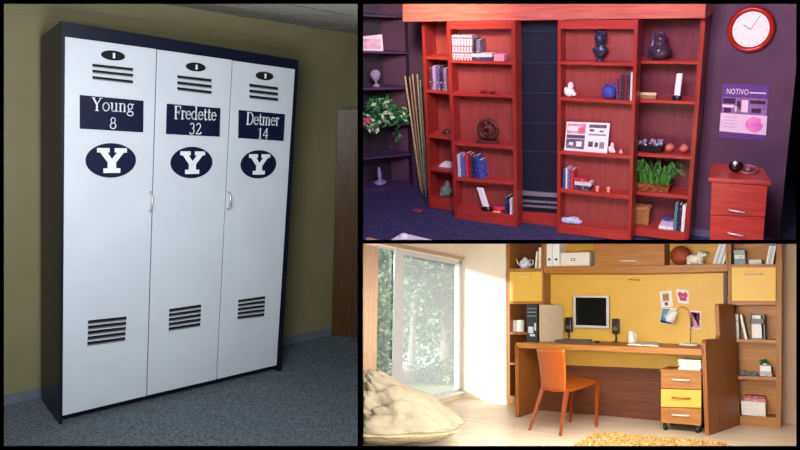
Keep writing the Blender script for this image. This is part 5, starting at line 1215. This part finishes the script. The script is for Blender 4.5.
# ------------------------------------------------------------------ things in the oak shelves
V3 = Unit(r, bt, BY, .30, [(543.8, TOPY), (543.8, 266)], [(727, TOPY), (727, 264)], [(546, TOPY), (546, 266)], [(725, TOPY), (725, 264)], OM)
def bridge_at(px, dy):
    yy = 266.2 + (263.9 - 266.2) * max(0, (px - 600)) / 128; p = r.on(px, yy, 1, BY); q_ = r.on(px, yy, 1, BY + dy); return Vector((q_.x, BY + dy, p.z + .001))
c = V1.at(0, 525, .10); t = thing(r, 'teapot', 'white and blue patterned teapot in the top left cubby', 'teapot', c)
h = V1.top(525, 257, .1) - c.z; M_POT = mat('white_blue_glaze', 'dfe3ea', .25, c2='8c9ac0', scale=26, lo=.5, hi=.7)
m = MB(r); m.lathe(c, [(.04, 0), (.065, h * .2), (.072, h * .45), (.055, h * .7), (.03, h * .8)], 20); m.build('body', M_POT, t, smooth=True)
m = MB(r); m.lathe(c + Vector((0, 0, h * .8)), [(.032, 0), (.025, h * .1), (.006, h * .14), (.010, h * .19), (.002, h * .22)], 16); m.build('lid', M_POT, t, smooth=True)
m = MB(r); m.tube([c + Vector((-.06, 0, h * .35)), c + Vector((-.09, 0, h * .5)), c + Vector((-.105, 0, h * .85))], .013, 8, .007); m.build('spout', M_POT, t, smooth=True)
m = MB(r); m.tube([c + Vector((.06, 0, h * .3)), c + Vector((.1, 0, h * .4)), c + Vector((.1, 0, h * .7)), c + Vector((.055, 0, h * .75))], .007, 8); m.build('handle', M_POT, t, smooth=True)
book(V1, 0, 534.6, 536.6, 251.5, bookm('cream1', 'e8dcc4'), 'short cream book leaning beside the teapot', dep=.14, lean=.10, dy=.04)
book(V1, 0, 538.4, 541.2, 247.5, bookm('cream2', 'f0e8d8'), 'tall cream book beside the white ring binders', dep=.14, lean=.02, dy=.04)
a, b = V1.at(2, 512.5, .1), V1.at(2, 517.6, .1); zt_ = V1.top(515, 320.2, .1)
m = MB(r); m.box(a.x, b.x, a.y, a.y + .02, a.z + .001, zt_); tag(m.build('greeting_card', M_PAPER), 'left white card standing in the cubby beside the computer tower', 'card', 'white cards by the computer')
a, b = V1.at(2, 518.2, .1), V1.at(2, 523.6, .1)
m = MB(r); m.box(a.x, b.x, a.y, a.y + .02, a.z + .001, zt_ + .004); tag(m.build('greeting_card', M_PAPER), 'right white card standing in the cubby beside the computer tower', 'card', 'white cards by the computer')
# binders on the bridge
for i, (a, b, lb) in enumerate(((546.2, 552.4, 'white ring binder with a finger hole, left of the pair'), (552.8, 559.6, 'white ring binder with a finger hole, right of the pair'))):
    p, q_ = bridge_at(a, .03), bridge_at(b, .03); z1 = r.on(a, 242.5, 1, BY + .03).z; t = thing(r, 'ring_binder', lb, 'binder', (p + q_) / 2, 'white ring binders')
    m = MB(r); m.box(p.x, q_.x, p.y, p.y + .24, p.z, z1); m.build('cover', M_WHITE, t, bevel=.003)
    hc_ = r.on((a + b) / 2, 259.4, 1, BY + .03); m = MB(r); m.lathe(hc_ + Vector((0, .001, 0)), [(.014, 0), (.014, -.003), (.009, -.002)], 16, 'y'); m.build('finger_hole', M_BLKPL, t)
p, q_ = bridge_at(560.4, .03), bridge_at(589.6, .03); z1 = r.on(575, 252.4, 1, BY + .03).z
t = thing(r, 'storage_box', 'white storage box with dark label holder above the desk', 'box', (p + q_) / 2)
m = MB(r); m.box(p.x, q_.x, p.y, p.y + .22, p.z, z1); m.build('body', mat('white_card_box', 'e4e0da', .6), t, bevel=.004)
a = r.on(573, 259.6, 1, BY + .03); m = MB(r); m.box(a.x - .024, a.x + .024, a.y - .004, a.y + .001, a.z - .013, a.z + .013); m.mi = 1; m.box(a.x - .016, a.x + .016, a.y - .006, a.y, a.z - .006, a.z + .006); m.build('label_holder', [M_BLKPL, M_PAPER], t)
# ball, toy, books on the right side
c = bridge_at(680.8, .13); rr = (r.on(691, 254, 1, BY + .13).x - r.on(670.4, 254, 1, BY + .13).x) / 2; m = MB(r); m.ball(c + ZU * rr, rr, None, None, 28, 18)
bm2 = m.build('basketball', mat('orange_brown_leather', 'a04a28', .6, c2='8c3c1e', scale=60, bump=.3), smooth=True); tag(bm2, 'orange-brown basketball on the overhead shelf', 'ball')
c = bridge_at(697, .08); h = r.on(697, 251.5, 1, BY + .08).z - c.z; t = thing(r, 'stuffed_dog', 'fluffy white stuffed dog beside the basketball', 'toy', c)
fl2 = lambda d: 1 + .12 * noise.noise(d * 5)
m = MB(r); m.ball(c + Vector((-.02, 0, h * .42)), .085, .06, h * .40, 18, 12, fl2)
for dx, dyy in ((-.075, -.03), (.035, -.04), (-.07, .04), (.04, .04)): m.ball(c + Vector((dx, dyy, h * .16)), .024, .026, h * .165)
m.build('body', mat('fluffy_white', 'eeeae4', .95, c2='dcd6d0', scale=50, bump=.5), t, smooth=True)
hd = c + Vector((.055, -.02, h * .78)); m = MB(r); m.ball(hd, .045, .042, h * .22, 16, 10, fl2); m.ball(hd + Vector((.03, -.02, -h * .06)), .024, .022, h * .09)
for sx_ in (-1, 1): m.ball(hd + Vector((-.02, sx_ * .036, h * .06)), .015, .012, h * .15)
m.build('head', mat('fluffy_white', 'eeeae4', .95), t, smooth=True)
m = MB(r); m.ball(hd + Vector((.052, -.026, -h * .04)), .007); m.ball(hd + Vector((.02, -.04, h * .05)), .006); m.ball(hd + Vector((.038, -.03, h * .05)), .005); m.build('eyes_and_nose', M_BLKPL, t)
for i in range(5):
    p = bridge_at(712.6 + 2.3 * i, .05); q_ = bridge_at(714.5 + 2.3 * i, .05); z1 = r.on(717, 242.4, 1, BY + .05).z; s_ = .075
    cov = (M_WHITE, bookm('pale_grey', 'c8ccd4'), M_WHITE, bookm('pale_teal', '9cc0c8'), M_WHITE)[i]
    m = MB(r); w_ = q_.x - p.x
    m.hexa([(p.x, p.y, p.z), (q_.x, p.y, p.z), (q_.x + s_, p.y, z1), (p.x + s_, p.y, z1)], [(p.x, p.y + .2, p.z), (q_.x, p.y + .2, p.z), (q_.x + s_, p.y + .2, z1), (p.x + s_, p.y + .2, z1)])
    tag(m.build('magazine', cov), ('white', 'pale grey', 'second white', 'pale teal', 'rightmost white')[i] + ' magazine leaning at the right end of the overhead shelf', 'magazine', 'leaning magazines on the overhead shelf')
# V2 contents
def stackbox(U, k, xa, xb, ylist, mats, names, labels, dy=.06, dep=.16, cat='book'):
    a, b = U.at(k, xa, dy), U.at(k, xb, dy); z0 = (a.z + b.z) / 2 + .0005
    for i, yt in enumerate(ylist):
        z1 = U.top((xa + xb) / 2, yt, dy); m = MB(U.r); o = .004 * (i % 2); m.box(a.x + o, b.x - o, a.y + o, a.y + dep, z0, z1 - .001)
        tag(m.build(names[i], mats[i], bevel=.002), labels[i], cat); z0 = z1
    return z0
stackbox(V2, 0, 734.2, 745.6, [258.8, 254.4, 249.8], [bookm('gteal', '6c8c8c'), bookm('palegrey2', 'd8dce0'), bookm('slate2', '8c98a8')], ['box'] * 3, ['teal grey box lowest of the stack in the top right cubby', 'pale grey box in the middle of the stack in the top right cubby', 'slate box topmost of the stack in the top right cubby'], cat='box')
stackbox(V2, 0, 748.6, 761.6, [259.4], [mat('white_card_box', 'e4e0da', .6)], ['tray_box'], ['flat white box right of the grey box stack'], cat='box')
for i in range(3):
    book(V2, 0, 765.4 + 2.5 * i, 767.8 + 2.5 * i, 243, (M_WHITE, bookm('pale_grey', 'c8ccd4'), M_WHITE)[i], ('white', 'pale grey middle', 'rightmost white')[i] + ' book leaning at right of the top right cubby', 'leaning books in the top right cubby', dy=.05, dep=.16, lean=.22)
book(V2, 2, 733, 736.2, 313.6, M_WHITE, 'white ring file, leftmost in the cubby under the yellow flap', 'white files', dy=.04, dep=.2)
book(V2, 2, 736.4, 739.4, 314.2, bookm('pg3', 'd4d4d6'), 'pale grey file next to the leftmost white one', 'white files', dy=.04, dep=.2)
book(V2, 2, 744.6, 747.6, 314.6, M_WHITE, 'white book leaning left inside the cubby under the yellow flap', dy=.04, dep=.2, lean=-.16)
c = V2.at(2, 758, .05); a, b = V2.at(2, 750.6, .05), V2.at(2, 765.4, .05); zt_ = V2.top(758, 313.6, .05); t = thing(r, 'file_holder', 'black file holder with white papers in the right bookcase', 'file holder', c)
m = MB(r); m.box(a.x, a.x + .012, a.y, a.y + .2, c.z, zt_); m.box(b.x - .012, b.x, a.y, a.y + .2, c.z, zt_); m.box(a.x, b.x, a.y + .19, a.y + .2, c.z, zt_); m.box(a.x, b.x, a.y, a.y + .2, c.z, c.z + .01); m.box(a.x, b.x, a.y, a.y + .012, c.z + (zt_ - c.z) * .62, c.z + (zt_ - c.z) * .8); m.build('holder', M_BLKPL, t)
m = MB(r); m.box(a.x + .014, b.x - .03, a.y + .004, a.y + .18, c.z + .011, c.z + (zt_ - c.z) * .58); m.box(a.x + .02, b.x - .03, a.y + .014, a.y + .17, c.z + (zt_ - c.z) * .6, c.z + (zt_ - c.z) * .93); m.build('papers', M_PAPER, t)
c = V2.at(3, 749, .07); t = thing(r, 'toy_train', 'small dark toy train on the middle shelf of the right bookcase', 'toy', c)
m = MB(r)
for k in range(3): x = c.x - .05 + .05 * k; m.box(x - .02, x + .02, c.y - .02, c.y + .02, c.z + .012, c.z + (.05, .035, .042)[k])
m.build('wagons', mat('dusty_blue_paint', '5c7088', .5, c2='48586c'), t, bevel=.003)
for k in range(6):
    m = MB(r); m.lathe(Vector((c.x - .062 + .025 * k, c.y - .024, c.z + .013)), [(.012, 0), (.012, .006)], 12, 'y'); m.build('wheel', M_BLKPL, t)
z1 = stackbox(V2, 3, 759.8, 771.8, [371.6, 365.6], [bookm('pgr', 'b8bcc4'), M_WHITE], ['book', 'book'], ['pale grey book under the little potted plant', 'white book directly under the little potted plant'], dy=.06)
c = V2.at(3, 765.8, .12); c.z = z1; t = thing(r, 'potted_plant', 'tiny green plant on the white book in the right bookcase', 'plant', c)
m = MB(r); m.lathe(c, [(.018, 0), (.024, .02), (.02, .02)], 12); m.build('pot', M_WHITE, t, smooth=True)
m = MB(r); random.seed(3); leafy(m, c + ZU * .035, 70, (.04, .03, .022), .03, (0, 1)); m.build('leaves', [mat('fresh_green_leaf', '3c8c2c', .5), mat('dark_green_leaf', '1c5420', .5)], t)
c = V2.at(4, 754, .06); a, b = V2.at(4, 741.4, .06), V2.at(4, 766.2, .06); zt_ = V2.top(754, 401.8, .06)
t = thing(r, 'storage_box', 'white lidded box at the bottom of the right bookcase', 'box', c)
m = MB(r); m.box(a.x + .003, b.x - .003, a.y + .003, a.y + .18, c.z + .001, c.z + (zt_ - c.z) * .86); m.build('body', M_PAPER, t, bevel=.003)
m = MB(r); m.box(a.x, b.x, a.y, a.y + .185, c.z + (zt_ - c.z) * .8, zt_); m.build('lid', M_WHITE, t, bevel=.003)
m = MB(r); a2 = V2.at(4, 744.6, .08); b2 = V2.at(4, 767, .08); z2 = V2.top(756, 396.6, .08); m.box(a2.x, b2.x, a2.y, a2.y + .14, zt_ + .0005, (zt_ + z2) / 2 + .004)
tag(m.build('book', bookm('rosy', 'c8788c')), 'rose pink book lying on the white lidded box', 'book')
m = MB(r); m.box(a2.x + .004, b2.x - .012, a2.y + .004, a2.y + .13, (zt_ + z2) / 2 + .0045, z2 + .006)
tag(m.build('book', bookm('brick', 'a83c38')), 'brick red book topmost on the white lidded box', 'book')

# ------------------------------------------------------------------ shaggy rug
c0_ = r.on(596, 433.5, 2, 0); c1_ = r.on(722, 443.5, 2, 0); c2_ = r.on(582, 450, 2, 0)
rc = [r.on(590, 438, 2, 0), r.on(606, 434.8, 2, 0), r.on(660, 440.2, 2, 0), r.on(724, 445.6, 2, 0), r.on(730, 452, 2, 0), r.on(570, 452, 2, 0)]
rg_ = thing(r, 'shaggy_rug', 'golden yellow shaggy rug on the pale floor in front', 'rug', sum(rc, Vector()) / 6)
m = MB(r); m.poly(rc, (0, 0, .012)); m.build('backing', mat('ochre_backing', 'd0ac68', .95), rg_)
cx_ = sum((p.x for p in rc)) / 6; cy_ = sum((p.y for p in rc)) / 6
m = MB(r); random.seed(8)
def inside(x, y):
    s_ = 0
    for i in range(6):
        a, b = rc[i], rc[(i + 1) % 6]; k_ = (b.x - a.x) * (y - a.y) - (b.y - a.y) * (x - a.x)
        s_ += 1 if k_ > 0 else -1
    return abs(s_) == 6
xs_ = [p.x for p in rc]; ys_ = [p.y for p in rc]
for _ in range(9000):
    x, y = random.uniform(min(xs_), max(xs_)), random.uniform(min(ys_), max(ys_))
    if not inside(x, y): continue
    a = random.random() * 6.28; l = random.uniform(.02, .04); d_ = Vector((math.cos(a), math.sin(a), 0)); s_ = Vector((-d_.y, d_.x, 0)) * .005
    p = Vector((x, y, .010)); q_ = p + d_ * l * .35 + ZU * l * .75; e = p + d_ * l + ZU * l * .55; m.mi = random.choice((0, 0, 1, 2))
    v = [m.bm.verts.new(t_) for t_ in (p - s_, p + s_, q_ + s_, q_ - s_, e)]; m.face((v[0], v[1], v[2], v[3])); m.face((v[3], v[2], v[4]))
pl_ = m.build('pile', [mat('yarn_gold', 'd8ac60', .9), mat('yarn_pale', 'ecd098', .9), mat('yarn_ochre', 'b88840', .9)], rg_); pl_['kind'] = 'stuff'

# ------------------------------------------------------------------ beanbag
S0 = r.on(391, 443, 2, 0)
def bag(d):
    u = Vector(d); f = 1 + .09 * noise.noise(u * 2.1 + Vector((3, 1, 7))) + .03 * noise.noise(u * 5.3)
    w_ = max(0, min(1, .45 - u.x * .8)) * max(0, min(1, u.z * 1.6 + .25))       # crumpled towards the open neck
    n1 = abs(noise.noise(Vector((u.x * 2.6 - u.z * 1.2, u.y * 2.6 + u.z, u.z * 2.2)) + Vector((9, 2, 4))))
    n2_ = abs(noise.noise(Vector((u.x * 4.6 + u.z * 2, u.y * 4.0, u.z * 3.0)) + Vector((1, 5, 2))))
    f *= 1 - (.04 + .38 * w_) * (1 - min(1, n1 * 3)) - (.02 + .14 * w_) * (1 - min(1, n2_ * 5))
    for cx, cy, cz, a_, k2 in ((-.45, -.62, .62, .30, .10), (-.05, -.75, .62, .16, .05), (-.7, -.65, .1, .14, .05), (.30, -.85, .35, .10, .03)):
        q = Vector((cx, cy, cz)).normalized(); e = u - q; f *= 1 - a_ * math.exp(-(e.x * e.x * 1.6 + e.y * e.y + (e.z + e.x * .6) ** 2 * 2.2) / k2)
    return f * (1 + .10 * w_)
tl_ = r.onp(371, 371.5, S0, (S0 - r.o).normalized()); rt_ = r.onp(464, 441, S0, (S0 - r.o).normalized())
rw = (rt_ - S0).length
side = (RC.Rt @ Vector((1, 0, 0))); side.z = 0; side.normalize(); fwd = Vector((-side.y, side.x, 0))
bb = thing(r, 'beanbag', 'large crumpled cream canvas beanbag on the floor by the window', 'beanbag', S0)
m = MB(r); n_, k_ = 120, 70; rings = []; ht = tl_.z
for j in range(k_ + 1):
    th = math.pi * j / k_; ring = []
    for i in range(n_ if 0 < j < k_ else 1):
        ph = 2 * math.pi * i / n_; d_ = Vector((math.sin(th) * math.cos(ph), math.sin(th) * math.sin(ph), math.cos(th))); f = bag(d_)
        X, Y_, Z_ = d_.x * f, d_.y * f, d_.z * f
        up = max(0, Z_)
        # body is low and wide; the neck of the sack leans over to the left
        x = X * rw * (1.0 - .34 * up ** 1.2) - up ** 1.5 * rw * .34 - abs(min(0, X)) * rw * .1
        y = Y_ * rw * (.92 - .35 * up ** 1.5); z = (Z_ * .5 + .5) * ht * (1.0)
        if Z_ > 0: z = ht * (.30 + .70 * up ** 1.15)
        else: z = ht * .30 * (1 - abs(Z_) ** 1.5)
        pS = r.R @ (S0 + side * x + fwd * y + ZU * max(z, .002)) + r.t; lim = SX(359.7, pS.y) + .03
        if pS.x < lim: pS.x = lim                                # the bag rests against the partition
        ring.append(m.bm.verts.new(r.Rt @ (pS - r.t)))
    rings.append(ring)
for j in range(k_):
    A_, B_ = rings[j], rings[j + 1]
    for i in range(n_):
        if len(A_) == 1: m.face((A_[0], B_[i], B_[(i + 1) % n_]))
        elif len(B_) == 1: m.face((A_[i], B_[0], A_[(i + 1) % n_]))
        else: m.face((A_[i], B_[i], B_[(i + 1) % n_], A_[(i + 1) % n_]))
sk = m.build('sack', M_CREAMF, bb, smooth=True)
jr = int(k_ * .60)
base = LOC[bb.name]; me_ = sk.data; start = 1 + (jr - 1) * n_
ringp = [me_.vertices[start + i].co + base for i in range(n_)]
cen = sum(ringp, Vector()) / n_
m = MB(r); m.tube([p + (p - cen).normalized() * .006 for p in ringp] + [ringp[0] + (ringp[0] - cen).normalized() * .006], .011, 8)
m.build('piping', mat('cream_piping', 'd0c4a4', .8), bb, smooth=True)
